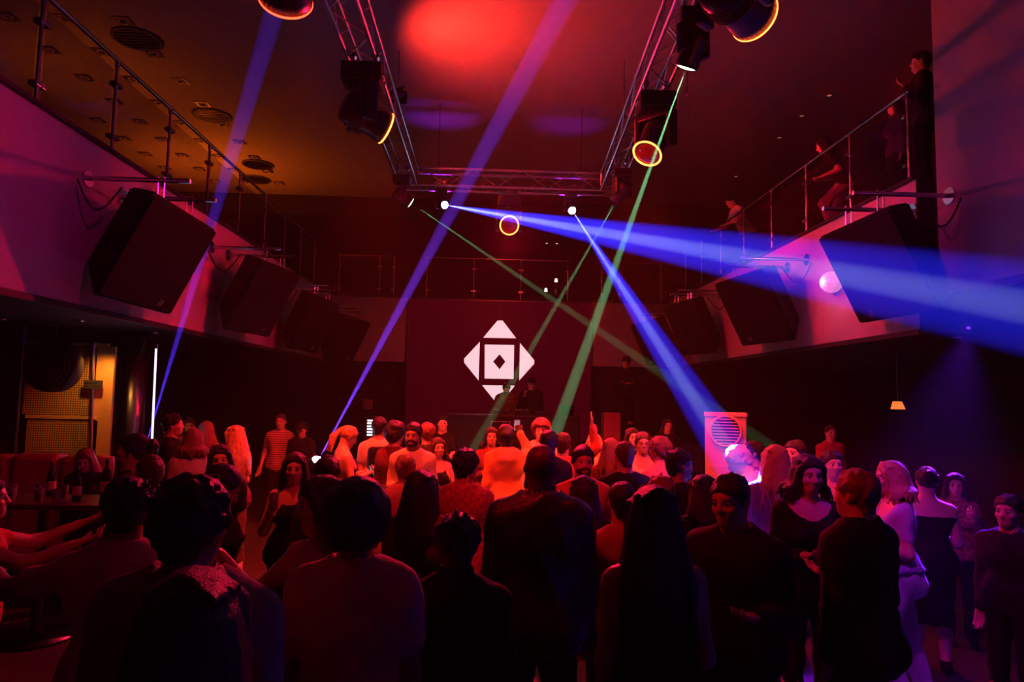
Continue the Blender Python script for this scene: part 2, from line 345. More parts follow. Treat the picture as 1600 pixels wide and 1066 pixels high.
def hair(F, J, style, seed):
    C, R = J['headc'], J['Rh']; P = lambda x, y, z: C + R @ np.array([x, y, z]); V = lambda x, y, z: R @ np.array([x, y, z]); r = np.random.RandomState(seed)
    t = {'buzz': .005, 'short': .008, 'thick': .016, 'curly': .030, 'afro': .050, 'long': .009, 'bob': .011, 'bun': .008, 'pony': .008, 'wavy': .011}[style]
    F.ell(P(0,-.016,.036), R, (.077,.097,.090), .02, t)
    if style in ('short', 'thick', 'buzz', 'curly', 'afro'): F.cap(P(0,-.05,-.02), P(0,-.055,-.06), .058 + t*.6, .045 + t*.5, .02)
    if style in ('curly', 'afro'):
        for _ in range(46):
            d = unit(r.normal(size=3) + np.array([0,-.3,.5])); q = P(*(np.array([0,-.02,.03]) + d*np.array([.078,.095,.09])*(1.0 + t*6)))
            F.ell(q, np.eye(3), np.full(3, .022 + .012*r.rand()), .012)
    if style in ('short', 'thick', 'bun', 'pony'):
        n_ = {'short': 90, 'thick': 110, 'bun': 70, 'pony': 70}[style]; ln = {'short': .034, 'thick': .05, 'bun': .05, 'pony': .05}[style]; pull = np.array([0, -.125, .075]) if style in ('bun', 'pony') else None
        for _ in range(n_):
            d = unit(r.normal(size=3) + np.array([0, -.25, .55])); p0 = np.array([0,-.014,.034]) + d*(np.array([.077,.097,.090]) + t*.4)
            if pull is not None: w = unit(pull - p0)
            else: w = unit(np.array([d[0]*.3, -.55 + .8*max(d[1], 0), -.35 + .3*r.normal()]) + .3*r.normal(size=3))
            w = unit(w - d*(w @ d) + d*(.10 if pull is None else .02)); F.cap(P(*p0), P(*(p0 + w*ln)), .012, .008, .010)
    F.notch([(P(0,.080,.062), V(0,.74,-.67)), (P(0,-.045,0), V(0,1,0)), (P(0,0,.075), V(0,0,-1))])
    if style in ('short', 'thick', 'buzz', 'curly', 'afro', 'bun', 'pony'): F.half(P(0,-.05,-.085), V(0,-.1,-1))
    if style in ('long', 'bob', 'wavy'):
        z1 = {'long': -.42, 'bob': -.15, 'wavy': -.32}[style]
        for i in range(46):
            a = math.radians(56 + 248 * ((i*7) % 46) / 45.0 + r.uniform(-4, 4)); kr = r.uniform(.6, 1.05); x, y = math.sin(a), math.cos(a)
            p0 = P(x*.074, y*.088 - .016, .045); p1 = P(x*.098, y*.108 - .02, -.06); e = z1 * (1 + .22*r.rand()); w = 1.35 if abs(x) > .6 else 1.0
            p2 = P(x*.105*w, y*.105 - .03 - .02*(y < 0), e*.55); p3 = P(x*.10*w + .02*r.normal(), y*.10 - .045*(y < 0) + .02*r.normal(), e)
            F.cap(p0, p1, .022*kr, .021*kr, .007); F.cap(p1, p2, .021*kr, .019*kr, .004); F.cap(p2, p3, .019*kr, .006, .004)
        for i in range(26):      # locks combed from the parting over the crown
            b = r.uniform(-1, 1); sg = 1 if i % 2 else -1; y0 = -.09*abs(b) + .05; F.cap(P(sg*.008, y0 - .03, .122 - .3*(y0-.0)**2*8), P(sg*(.06+.015*r.rand()), y0 - .03 + .02*r.normal(), .088), .011, .012, .005)
        for s in (-1, 1): F.cap(P(s*.02,.05,.118), P(s*.078,.052,.05), .012, .016, .012); F.cap(P(s*.078,.052,.05), P(s*.088,.03,-.05), .020, .020, .012)
    if style == 'bun':
        F.ell(P(0,-.125,.075), R, (.052,.048,.048), .02)
        for i in range(7): a = i*.9; F.cap(P(.03*math.cos(a),-.125,.075+.03*math.sin(a)), P(.04*math.cos(a+1),-.13,.075+.04*math.sin(a+1)), .017, .015, .006)
    if style == 'pony':
        F.ell(P(0,-.115,.055), R, (.028,.03,.028), .015)
        for i in range(6):
            o = r.normal(size=2)*.015; F.cap(P(o[0],-.125,.05), P(o[0],-.165+o[1],-.06), .02, .022, .01); F.cap(P(o[0],-.165+o[1],-.06), P(o[0]*1.5,-.13+o[1],-.24), .022, .008, .01)
def part(name, me, mat, parent):
    if me.materials: pass
    else: me.materials.append(mat)
    o = bpy.data.objects.new(name, me); COL.objects.link(o)
    if parent is not None: o.parent = parent
    return o
_eye = None
def eye_mesh():
    global _eye
    if _eye is None:
        bm = bmesh.new(); bmesh.ops.create_uvsphere(bm, u_segments=12, v_segments=8, radius=.0125, matrix=Matrix.Rotation(-math.pi/2, 4, 'X'))
        me = bpy.data.meshes.new('eye'); 
        for f in bm.faces: f.smooth = True; f.material_index = 1 if f.calc_center_median().y > .0098 else 0
        bm.to_mesh(me); bm.free(); me.materials.append(M('eye_white')); me.materials.append(M('eye_dark')); _eye = me
    return _eye
def frame_of(o, C, R):
    m = Matrix(((R[0,0],R[0,1],R[0,2],C[0]),(R[1,0],R[1,1],R[1,2],C[1]),(R[2,0],R[2,1],R[2,2],C[2]),(0,0,0,1))); o.matrix_local = m
def bounds(J, pad=.16):
    pts = [J['headc'], J['hip'], J['T'](.25,.1,1.1), J['T'](-.25,-.15,1.1)]
    for s in (-1, 1): pts += list(J['arm%d' % s][:3]) + [J['arm%d' % s][2] + J['arm%d' % s][3]*.15] + list(J['leg%d' % s])
    p = np.array(pts); return p.min(0) - pad, p.max(0) + pad
def person(c):
    """c: settings; returns (body object, skeleton). Local frame: feet at z = 0, facing +y, 1.75 m tall before scale"""
    if c.get('fem'): c.setdefault('wide', .90)
    J = skeleton(c); q = c.get('lod', 1.0); lo, hi = bounds(J); C = J['headc']; face = c.get('face', False); seed = c.get('seed', 1)
    zones = [(C - .14, C + .14, (.0085 if face else .012)*q)]
    for i, s in enumerate((-1, 1)):
        if c.get('hands', (1, 1))[i]: W = J['arm%d' % s][2]; zones.append((W - .12, W + .14, .0105*q))
    F = Field(lo, hi, .028*q, zones)
    torso(F, J, c); legs(F, J, c); arms(F, J, c)
    for s in (-1, 1):
        A = J['leg%d' % s][2]; F.cap(A, A + np.array([0,.02,-.04]), .038, .035, .02); F.cap(A + np.array([0,.0,-.045]), A + np.array([s*.02,.15,-.05]), .032, .024, .02)
        S, E, W, D = J['arm%d' % s]; cu = c.get('curl', (.5, .5))[(s+1)//2]; hand(F, W, D, s, cu, c.get('roll', (0, 0))[(s+1)//2])
    head(F, J)
    body = part('person', F.mesh('person'), M(c['skin']), None)
    top = c.get('top'); tg = c.get('loose', .016); hem = c.get('hem', .86); T, Rt = J['T'], J['Rt']
    if top:
        F = Field(lo, hi, c.get('clothres', .021)*q); torso(F, J, c, tg, .06, .016)
        sl = c.get('sleeve', .3)
        if c.get('dress'): 
            w = c.get('dress'); F.cap(T(0,0,1.0), np.array([0,-.01,.93-w]), .15, .17 + c.get('flare', .03), .08, np.eye(3), .85); F.half(np.array([0,0,.93-w]), (0,0,-1))
        else: F.half(T(0,0,hem), Rt @ np.array([0,0,-1.]))
        if sl: arms(F, J, c, tg*.6, .03, sl, .003)
        F.ripple(c.get('fold', .0028), 30, seed)
        nk = c.get('neck', 'crew')
        if nk == 'crew': F.ell(T(0,.01,1.56), Rt, (.085,.095,.085), .01, cut=True)
        elif nk == 'strap':
            F.notch([(T(0,0,1.355), Rt @ np.array([0,0,1.])), (T(-.065,0,1.3), Rt @ np.array([1.,0,0])), (T(.065,0,1.3), Rt @ np.array([-1.,0,0]))])
            for s in (-1, 1): F.half(T(s*.105,0,1.3), Rt @ np.array([s,0,.35]))
        elif nk == 'bare': F.half(T(0,0,1.36), Rt @ np.array([0,0,1.]))
        elif nk == 'wide': F.ell(T(0,.05,1.52), Rt, (.15,.14,.17), .01, cut=True)
        if nk == 'collar':
            F.ell(T(0,.03,1.57), Rt, (.075,.085,.08), .008, cut=True)
        if c.get('hood'):
            F.cap(T(-.10,-.07,1.47), T(.10,-.07,1.47), .06, .06, .03); F.cap(T(-.07,-.10,1.40), T(.07,-.10,1.40), .05, .05, .03); F.ell(T(0,.0,1.56), Rt, (.085,.085,.09), .01, cut=True)
        o = part(c.get('topname', 'shirt'), F.mesh('top'), M(top), body)
        if nk == 'collar' or c.get('coll'):
            F = Field(C - .32, C + .2, .014*q); F.cap(T(0,-.02,1.475), T(0,-.01,1.525), .086, .078, 0, Rt, .95); F.ell(T(0,.0,1.52), Rt, (.068,.07,.10), .0, cut=True); F.notch([(T(-.02,.03,1.5), Rt@np.array([.6,.8,.3])), (T(.02,.03,1.5), Rt@np.array([-.6,.8,.3]))]); part('collar', F.mesh('collar'), M(top), o)
    bt = c.get('bottom')
    if bt and not c.get('nolegs'):
        F = Field((lo[0], lo[1], lo[2]), (hi[0], hi[1], 1.12), .022*q); tq = c.get('bagg', .010)
        for s in (-1, 1): F.cap(T(s*.07,-.06,.90), T(s*.075,-.07,.88), .075, .075, .05, None, 1, tq)
        f = .01*c.get('fem', 0); F.cap(T(-.075,-.01,.95), T(.075,-.01,.95), .114 + f, .114 + f, .05, Rt, .85, tq); F.cap(T(-.05,0,1.02), T(.05,0,1.02), .094, .094, .05, Rt, .85, tq)
        legs(F, J, c, tq, .04, c.get('leglen', .97), c.get('legflare', .012)); F.half(T(0,0,1.02), Rt @ np.array([0,0,1.])); F.ripple(.002, 34, seed + 5)
        part(c.get('bottomname', 'trousers'), F.mesh('trousers'), M(bt), body)
    if c.get('shoe'):
        for s in (-1, 1):
            A = J['leg%d' % s][2]; F = Field(A - np.array([.09,.14,.12]), A + np.array([.09,.26,.10]), .016*q)
            F.cap(A + np.array([0,-.02,-.035]), A + np.array([s*.02,.15,-.05]), .048, .036, .02, None, 1); F.cap(A + np.array([0,-.005,.0]), A + np.array([0,0,.03]), .052, .05, .02)
            F.half(A + np.array([0,0,-.084]), (0,0,-1)); F.half(A + np.array([0,0,.04]), (0,0,1)); part('shoe', F.mesh('shoe'), M(c['shoe']), body)
    h = c.get('hair')
    if h:
        F = Field(C - np.array([.26,.30,.60 if h[0] in ('long','wavy','pony','bob') else .2]), C + .24, (.0112 if h[0] in ('long','wavy','bob') else .0105)*q); hair(F, J, h[0], seed); F.ripple(.0012, 120, seed + 9)
        part('hair', F.mesh('hair'), M(h[1]), body)
    Rh = J['Rh']; P = lambda x, y, z: C + Rh @ np.array([x, y, z])
    if face:
        for s in (-1, 1):
            e = part('eye', eye_mesh(), None, body); frame_of(e, P(s*.031,.0755,.008), Rh)
            F = Field(P(s*.031,.085,.03) - .04, P(s*.031,.085,.03) + .04, .006); F.cap(P(s*.016,.0885,.029), P(s*.047,.079,.031), .0045, .0035, 0); part('eyebrow', F.mesh('eyebrow'), M(h[1] if h else 'hair_black'), body)
        F = Field(P(0,.08,-.06) - .045, P(0,.08,-.06) + .045, .005)
        for z, rr in ((-.0545, .0062), (-.0665, .0075)): F.cap(P(-.020,.0825,-.060), P(0,.0885,z), .003, rr, .006); F.cap(P(.020,.0825,-.060), P(0,.0885,z), .003, rr, .006)
        part('lips', F.mesh('lips'), M('lips'), body)
    if c.get('beard'):
        F = Field(C - .16, C + .14, .009); F.ell(P(0,.022,-.050), Rh, (.058,.070,.066), .03, .004); F.ell(P(0,.052,-.084), Rh, (.030,.034,.030), .03, .005); F.cap(P(-.024,.089,-.043), P(.024,.089,-.043), .007, .007, .006)
        F.half(P(0,0,-.036), Rh @ np.array([0,-.15,1.])); F.half(P(0,-.02,0), Rh @ np.array([0,-1.,0])); F.ell(P(0,.10,-.060), Rh, (.026,.03,.013), .004, cut=True); F.ell(P(0,.05,-.135), Rh, (.05,.07,.03), .01, cut=True)
        part('beard', F.mesh('beard'), M(h[1] if h else 'hair_black'), body)
    if c.get('cap'):
        F = Field(C - .2, C + .24, .012); F.ell(P(0,-.012,.038), Rh, (.083,.104,.092), 0, .012); F.half(P(0,0,.048), Rh @ np.array([0,-.12,-1.])); sgn = c.get('capdir', 1)
        F.ell(P(0,sgn*.115,.052), Rh @ rx(-.15*sgn), (.072,.075,.011), .006); part('cap', F.mesh('cap'), M(c['cap']), body)
    if c.get('glasses'):
        bm = bmesh.new()
        for s in (-1, 1):
            ring(bm, (s*.032, .098, .008), .022, .0025)
            tube(bm, (s*.054,.096,.012), (s*.08,-.01,.012), .0025)
        tube(bm, (-.010,.100,.010), (.010,.100,.010), .0025); me = bpy.data.meshes.new('glasses'); bm.to_mesh(me); bm.free(); g = part('glasses', me, M('black_plastic'), body); frame_of(g, C, Rh)
    return body, J
# ================================================================ the room
def struct(name, m, lo, hi, bev=0):
    bm = bmesh.new(); box(bm, lo, hi, bev); return tag(obj(name, bm, m), kind='structure')
XL, XR, ZB, ZT, YB = -3.883, 4.531, 2.83, 4.435, 17.0      # balcony fronts, underside, top, back balcony front
CEIL = 7.0
struct('floor', 'floor_dark', (-9, -4, -.12), (9, 21, 0))
struct('ceiling', 'ceiling_grey', (-9, -4, CEIL), (9, 17.1, CEIL+.12))
struct('ceiling_back_gallery', 'black_paint', (-9, 17.1, 6.5), (9, 21, CEIL+.12))
struct('wall_left', 'black_wall', (-9.12, -4, 0), (-9, 21, CEIL)); struct('wall_right', 'black_wall', (9, -4, 0), (9.12, 21, CEIL))
struct('wall_back', 'black_wall', (-9, 21, 0), (9, 21.12, CEIL)); struct('wall_front', 'black_wall', (-9, -4.12, 0), (9, -4, CEIL))
struct('wall_back_lower', 'black_wall', (-9, 17.35, 0), (9, 17.45, ZB))
def balcony(name, lo, hi, front):
    bm = bmesh.new(); box(bm, lo, hi)
    for f in bm.faces:
        n = f.normal if f.normal.length else f.calc_center_median(); f.normal_update(); f.material_index = 0 if Vector(front).dot(f.normal) > .9 else 1
    return tag(obj(name, bm, ['wall_grey', 'black_wall']), kind='structure')
balcony('wall_left_balcony', (-9, -4, ZB), (XL, YB+4, ZT), (1,0,0))
balcony('wall_right_balcony', (XR, 6.95, ZB), (9, YB+4, ZT), (-1,0,0))
balcony('wall_back_balcony', (XL, YB, ZB), (XR, YB+4, ZT), (0,-1,0))
struct('wall_right_panel', 'wall_grey', (XR, 1.2, 3.17), (XR+.35, 6.62, CEIL))
struct('wall_right_panel_back', 'black_wall', (XR+.35, -4, 2.9), (9, 6.95, 3.2))
for i, (lo, hi) in enumerate((((XL-.005, -4, ZB-.06), (XL+.02, YB, ZB)), ((XR-.02, 6.95, ZB-.06), (XR+.005, YB, ZB)), ((XL-.01, -4, ZT), (XL+.05, YB, ZT+.035)), ((XR-.05, 6.95, ZT), (XR+.01, YB, ZT+.035)), ((XL, YB-.05, ZT), (XR, YB, ZT+.035)))):
    struct('trim_%d' % (i+1), 'black_paint', lo, hi, .004)
# ---------------------------------------------------------------- railings
def railing(label, pts, h=1.05, glass=True):
    """posts at pts (on the balcony edge), hand rail, glass panels with clips"""
    root = empty('balcony_railing', pts[0]); inv = Vector(pts[0])
    L = [Vector(p) - inv for p in pts]; d = (L[-1] - L[0]).normalized(); Z = Vector((0,0,1))
    post = None
    for p in L:
        bm = bmesh.new(); tube(bm, p, p + Z*h, .019, 10); tube(bm, p, p + Z*.02, .045, 12); tube(bm, p + Z*(h-.06), p + Z*h, .026, 10)
        obj('post', bm, 'steel', root, True)
    bm = bmesh.new(); tube(bm, L[0] - d*.04 + Z*h, L[-1] + d*.04 + Z*h, .024, 12); obj('hand_rail', bm, 'steel', root, True)
    for a, b in zip(L, L[1:]):
        if not glass: break
        w = (b - a).length; bm = bmesh.new(); n = Vector((-d.y, d.x, 0))
        q0, q1 = a + d*.06 + Z*.09, b - d*.06 + Z*(h-.13)
        vs = []
        for s in (-.005, .005):
            for (u, z) in ((.06, .09), (w-.06, .09), (w-.06, h-.13), (.06, h-.13)): vs.append(bm.verts.new(a + d*u + Z*z + n*s))
        for q in ((3,2,1,0),(4,5,6,7),(0,1,5,4),(1,2,6,5),(2,3,7,6),(3,0,4,7)): bm.faces.new([vs[i] for i in q])
        g = obj('glass_panel', bm, 'glass_dark', root)
        for u in (.035, w-.035):
            for z in (.22, h-.27):
                bm = bmesh.new(); c = a + d*u + Z*z; s = .03; box(bm, (c.x - s - .01*abs(n.x), c.y - s - .01*abs(n.y), c.z-.022), (c.x + s + .01*abs(n.x), c.y + s + .01*abs(n.y), c.z+.022), .006); obj('clip', bm, 'steel', g)
    return tag(root, label, 'railing')
IN = .06
railing('steel and glass railing along the amber-lit gallery above the hanging speakers', [(XL-IN, y, ZT) for y in (3.48, 4.68, 5.88, 7.08, 8.3, 9.5, 10.7, 11.95, 13.15, 14.3, 15.45)])
railing('steel and glass railing of the dark gallery where guests lean over', [(XR+IN, y, ZT) for y in (7.15, 8.35, 9.55, 10.75, 11.95, 13.16, 14.36, 15.56)])
railing('steel and glass railing above the LED screen at the room end', [(x, YB+IN, ZT) for x in (-1.54, -.36, .83, 2.02)])
railing('short railing section of the end gallery beside the amber gallery corner', [(x, YB+IN, ZT) for x in (-3.72, -2.72, -2.36)])
railing('short railing section of the end gallery beside the dark gallery corner', [(x, YB+IN, ZT) for x in (2.88, 3.34, 4.40)])
# ---------------------------------------------------------------- hanging loudspeakers: cabinet, grille, badge, bracket pipes, cable
def speaker(label, A, B, side, wall_x, depth=.36):
    """A, B: near and far top corner of the front; side +1 when the front faces +x"""
    A, B = Vector(A), Vector(B); A = A + (B-A)*.06; w = (B - A).length; u = (B - A).normalized(); inw = Vector((-side, 0, 0))
    inw = (inw - u*inw.dot(u)).normalized(); dn = (Vector((0,0,-1))*.90 + inw*.44).normalized(); back = (inw*.90 + Vector((0,0,1))*.44).normalized()
    root = empty('hanging_loudspeaker', A); Hh = 1.10
    def V(a, b, c): return u*a + dn*b + back*c
    bm = bmesh.new(); sh = .26
    vs = [bm.verts.new(V(*p)) for p in ((0,0,0),(w,0,0),(w,Hh,0),(0,Hh,0),(sh,.05,depth),(w-sh,.05,depth),(w-sh,Hh-.22,depth),(sh,Hh-.22,depth))]
    for q in ((0,1,2,3),(7,6,5,4),(0,4,5,1),(1,5,6,2),(2,6,7,3),(3,7,4,0)): bm.faces.new([vs[i] for i in q])
    bmesh.ops.recalc_face_normals(bm, faces=bm.faces); bmesh.ops.bevel(bm, geom=bm.edges[:], offset=.02, segments=2, affect='EDGES')
    cab = obj('cabinet', bm, 'speaker_black', root)
    bm = bmesh.new(); vs = [bm.verts.new(V(*p)) for z in (.0, -.018) for p in ((.04,.04,z),(w-.04,.04,z),(w-.04,Hh-.04,z),(.04,Hh-.04,z))]
    for q in ((4,5,6,7),(0,1,5,4),(1,2,6,5),(2,3,7,6),(3,0,4,7)): bm.faces.new([vs[i] for i in q])
    bmesh.ops.recalc_face_normals(bm, faces=bm.faces); gr = obj('grille', bm, 'grille_black', cab)
    bm = bmesh.new()      # small two-stroke maker's mark low on the grille
    for k in (0, .05):
        vs = [bm.verts.new(V(w*.72 + k + p[0], Hh*.86 + p[1], p[2])) for z in (-.019, -.024) for p in ((0,.07,z),(.02,.07,z),(.05,0,z),(.03,0,z))]
        for q in ((4,5,6,7),(0,1,5,4),(1,2,6,5),(2,3,7,6),(3,0,4,7)): bm.faces.new([vs[i] for i in q])
    bmesh.ops.recalc_face_normals(bm, faces=bm.faces); obj('badge', bm, 'badge_silver', cab)
    for f_ in (.20, .62):                                  # pipes that stick out from the balcony front
        p = V(w*f_, 0, .12); y = p.y; zz = p.z + .14; x0 = wall_x - A.x; x1 = x0 + side*.98
        bm = bmesh.new(); tube(bm, (x0, y, zz), (x1, y, zz), .024, 10); tube(bm, (x0, y, zz), (x0 + side*.02, y, zz), .085, 14); pb = obj('bracket_pipe', bm, 'steel', root, True)
        bm = bmesh.new(); tube(bm, (p.x, y, zz+.03), (p.x, y, p.z - .03), .008, 6); tube(bm, (p.x + side*.06, y, zz+.03), (p.x + side*.06, y, p.z - .03), .008, 6); obj('clamp', bm, 'steel', pb)
    bm = bmesh.new(); a = V(w*.1, .1, depth); pr = Vector((wall_x - A.x + side*.03, a.y - .05, .12)); 
    pts = []
    for k in range(9): f = k/8; q_ = pr.lerp(a, f); q_.z -= .30*math.sin(math.pi*f)*(1 - .3*f); pts.append(q_)
    for p, q in zip(pts, pts[1:]): tube(bm, p, q, .010, 6)
    obj('cable', bm, 'black_plastic', root)
    return tag(root, label, 'loudspeaker')
speaker('largest black loudspeaker hung over the bar, beside the purple end of its balcony', (-3.1,6.19,3.87), (-3.1,7.80,3.86), 1, XL)
speaker('black loudspeaker hung on the red lit balcony, second from the bar', (-3.1,9.19,3.84), (-2.92,10.68,3.86), 1, XL)
speaker('black loudspeaker hung third from the bar on the red lit balcony', (-3.1,12.1,3.80), (-2.90,13.55,3.78), 1, XL)
speaker('black loudspeaker hung at the stage end of the balcony over the bar', (-3.1,14.75,3.72), (-2.72,16.1,3.70), 1, XL)
speaker('large black loudspeaker crossed by the wide blue beam under the dark gallery', (3.75,6.05,3.90), (3.75,7.55,3.92), -1, XR)
speaker('black loudspeaker under the dark gallery beside the pink glowing wall lamp', (3.75,9.00,3.86), (3.58,10.6,3.88), -1, XR)
speaker('black loudspeaker under the dark gallery third from the pale wall panel', (3.75,12.16,3.88), (3.52,13.55,3.90), -1, XR)
speaker('black loudspeaker nearest the stage under the dark gallery, behind the podium', (3.75,14.75,3.80), (3.40,16.1,3.78), -1, XR)
# ---------------------------------------------------------------- stage, screen, booth
struct('floor_stage', 'stage_black', (-2.6, 12.6, 0), (3.6, 17.3, .62), .01)
struct('floor_podium', 'stage_black', (2.72, 13.4, .62), (4.3, 16.4, 1.18), .01)
scr = empty('led_screen', (.33, 16.86, .62))
def spt(px, py): p = at(px, py, 16.86); return p.x, p.z
SX0, SX1, SZ0, SZ1 = -1.93, 2.58, 1.0, 4.38
for i in range(6):
    for j in range(4):      # cabinets of the LED wall
        w, h = (SX1-SX0)/6, (SZ1-SZ0)/4; bm = bmesh.new(); box(bm, (SX0+i*w+.002-.33, 0, SZ0+j*h+.002-.62), (SX0+(i+1)*w-.002-.33, .10, SZ0+(j+1)*h-.002-.62)); obj('screen_panel', bm, 'screen_red', scr)
def poly(name, pts, m, parent, hole=None, y=-.004):
    """flat shape on the screen, points in photo pixels"""
    bm = bmesh.new(); P = [spt(700 + x/6.27, 480 + y_/6.27) for x, y_ in pts]
    if not hole:
        bm.faces.new([bm.verts.new((x-.33, y, z-.62)) for x, z in P])
    else:
        Q = [spt(700 + x/6.27, 480 + y_/6.27) for x, y_ in hole]; a = [bm.verts.new((x-.33, y, z-.62)) for x, z in P]; b = [bm.verts.new((x-.33, y, z-.62)) for x, z in Q]
        for i in range(4): bm.faces.new((a[i], a[(i+1)%4], b[(i+1)%4], b[i]))
    bmesh.ops.recalc_face_normals(bm, faces=bm.faces); o = obj(name, bm, m, parent); return o
poly('logo_top', ((485,132),(535,132),(667,305),(345,300)), 'white_logo', scr); poly('logo_side', ((312,340),(300,720),(158,545),(158,505)), 'white_logo', scr)
poly('logo_side', ((705,352),(845,520),(845,555),(697,720)), 'white_logo', scr); poly('logo_bottom', ((333,765),(655,770),(520,935),(470,935)), 'white_logo', scr)
poly('logo_centre', ((360,367),(648,372),(642,705),(358,700)), 'white_logo', scr, ((442,535),(505,462),(562,535),(505,610)))
for a, b in (((SX0-.03-.33, -.03, .2), (SX0-.33, .12, SZ1-.62)), ((SX1-.33, -.03, .2), (SX1+.03-.33, .12, SZ1-.62)), ((SX0-.03-.33, -.03, SZ1-.62), (SX1+.03-.33, .12, SZ1+.03-.62)), ((SX0-.33, 0, 0), (SX0+.2-.33, .1, SZ0-.62)), ((SX1-.2-.33, 0, 0), (SX1-.33, .1, SZ0-.62))):
    piece('frame', 'dark_steel', scr, box, a, b, .006)
tag(scr, 'dark red LED screen wall showing a white diamond logo above the stage', 'screen')
# mixing booth
bx0, bx1, by = at(700, 645, 14.2).x, at(905, 645, 14.2).x, 14.2
booth = empty('mixing_booth', ((bx0+bx1)/2, by, .62)); hw = (bx1-bx0)/2
piece('front_panel', 'black_paint', booth, box, (-hw, 0, 0), (hw, .06, .98), .008); piece('counter', 'stage_black', booth, box, (-hw-.05, -.03, .98), (hw+.05, .62, 1.03), .01)
for s in (-1, 1): piece('side_panel', 'black_paint', booth, box, (s*hw-.03, .06, 0), (s*hw+.03, .6, .98), .006)
c0 = at(767, 658, 14.2); c1 = at(797, 690, 14.2); fx0, fx1, fz0, fz1 = c0.x-booth.location.x, c1.x-booth.location.x, c1.z-.62, c0.z-.62
for a, b in (((fx0,-.02,fz1-.02),(fx1,0,fz1)), ((fx0,-.02,fz0),(fx0+.02,0,fz1-.02)), ((fx1-.02,-.02,fz0),(fx1,0,fz1-.02)), ((fx0+.02,-.02,fz0),(fx1-.02,0,fz0+.02))): piece('lit_frame', 'steel', booth, box, a, b)
tag(booth, 'long black mixing booth on the stage in front of the LED screen', 'booth')
def deck(label, x):
    r = empty('media_player', (x, 14.5, 1.652)); piece('body', 'black_plastic', r, box, (-.16,-.2,0), (.16,.2,.09), .01); bm = bmesh.new(); tube(bm, (0,-.03,.09), (0,-.03,.105), .10, 24); obj('jog_wheel', bm, 'dark_steel', r)
    piece('display', 'led_meter', r, box, (-.06,.11,.088), (.06,.17,.094)); bm = bmesh.new(); box(bm, (.12,-.12,.09), (.14,.04,.1)); obj('pitch_fader', bm, 'steel', r); tag(r, label, 'player')
deck('black media player on the booth below the camouflage jacket', booth.location.x - .25); deck('black media player on the booth beside the microphone holder', booth.location.x + .62)
mx = empty('audio_mixer', (booth.location.x+.18, 14.5, 1.652)); piece('body', 'black_plastic', mx, box, (-.15,-.2,0), (.15,.2,.10), .01)
for i in range(4):
    for j in range(3): bm = bmesh.new(); tube(bm, (-.11+i*.073, .14-j*.07, .10), (-.11+i*.073, .14-j*.07, .125), .014, 10); obj('knob', bm, 'steel', mx)
    piece('fader', 'steel', mx, box, (-.125+i*.073, -.12, .10), (-.095+i*.073, -.09, .12), .003)
tag(mx, 'black mixer with rows of knobs between the two media players', 'mixer')
lp = empty('laptop', at(882, 642, 14.45)); lp.location.z = 1.652; piece('base', 'dark_steel', lp, box, (-.16,-.11,0), (.16,.11,.018), .005); bm = bmesh.new(); box(bm, (-.16,-.006,0), (.16,.006,.22), .004); sc_ = obj('lid', bm, 'dark_steel', lp); sc_.location = (0, -.11, .018); sc_.rotation_euler = (.28, 0, 0); lp.rotation_euler = (0,0,.3)
tag(lp, 'open laptop at the end of the booth below the green beam', 'laptop')
mon = empty('stage_speaker', at(954, 676, 13.1)); b_ = at(954, 676, 13.1); t_ = at(954, 645, 13.1); mon.location = (b_.x, 13.1, .62)
piece('cabinet', 'sofa_red', mon, box, (-.16,-.16,0), (.16,.16,t_.z-.62), .015); piece('grille', 'cloth_red', mon, box, (-.135,-.175,.04), (.135,-.16,t_.z-.66), .004); tag(mon, 'small red upright box speaker at the stage edge beside the podium', 'speaker')
# ---------------------------------------------------------------- lighting trusses
def truss(label, a, b, s=.29, bay=.42):
    a, b = Vector(a), Vector(b); root = empty('lighting_truss', a); d = (b-a); L = d.length; d.normalize(); Z = Vector((0,0,1)); n = Vector((-d.y, d.x, 0)); h = s/2
    cs = [n*h + Z*h, n*h - Z*h, -n*h - Z*h, -n*h + Z*h]
    for c in cs: bm = bmesh.new(); tube(bm, c, c + d*L, .024, 10); obj('chord', bm, 'alu', root, True)
    k = max(1, round(L/bay)); st = L/k; base = {}
    for q in range(4):
        c, e = cs[q], cs[(q+1)%4]; bm = bmesh.new(); tube(bm, c, e + d*st, .009, 6); me = None; first = obj('brace', bm, 'alu', root, True)
        bm = bmesh.new(); tube(bm, e, c + d*st, .009, 6); second = obj('brace', bm, 'alu', root, True); second.location = d*st
        for i in range(2, k):
            o = (first if i % 2 == 0 else second).copy(); COL.objects.link(o); o.location = d*st*i
    for i in (0, k):
        for q in range(4): bm = bmesh.new(); tube(bm, cs[q] + d*st*i, cs[(q+1)%4] + d*st*i, .012, 6); obj('end_bar', bm, 'alu', root, True)
    for f_ in (.18, .82):
        bm = bmesh.new(); p = d*L*f_; tube(bm, p + Z*h, Vector((p.x, p.y, CEIL - a.z)), .006, 6); obj('suspension_wire', bm, 'dark_steel', root)
    return tag(root, label, 'truss')
TZ, TXL, TXR, TY = 5.66, -1.36, 2.02, 11.3
truss('aluminium truss running from the amber side of the ceiling toward the stage', (TXL, 2.6, TZ), (TXL, TY-.18, TZ))
truss('aluminium truss carrying the ring-lit head and a hanging rope', (TXR-.45, 2.6, TZ), (TXR-.02, TY-.18, TZ))
truss('aluminium cross truss in front of the stage between the two white beams', (TXL-.2, TY, TZ), (TXR+.2, TY, TZ))
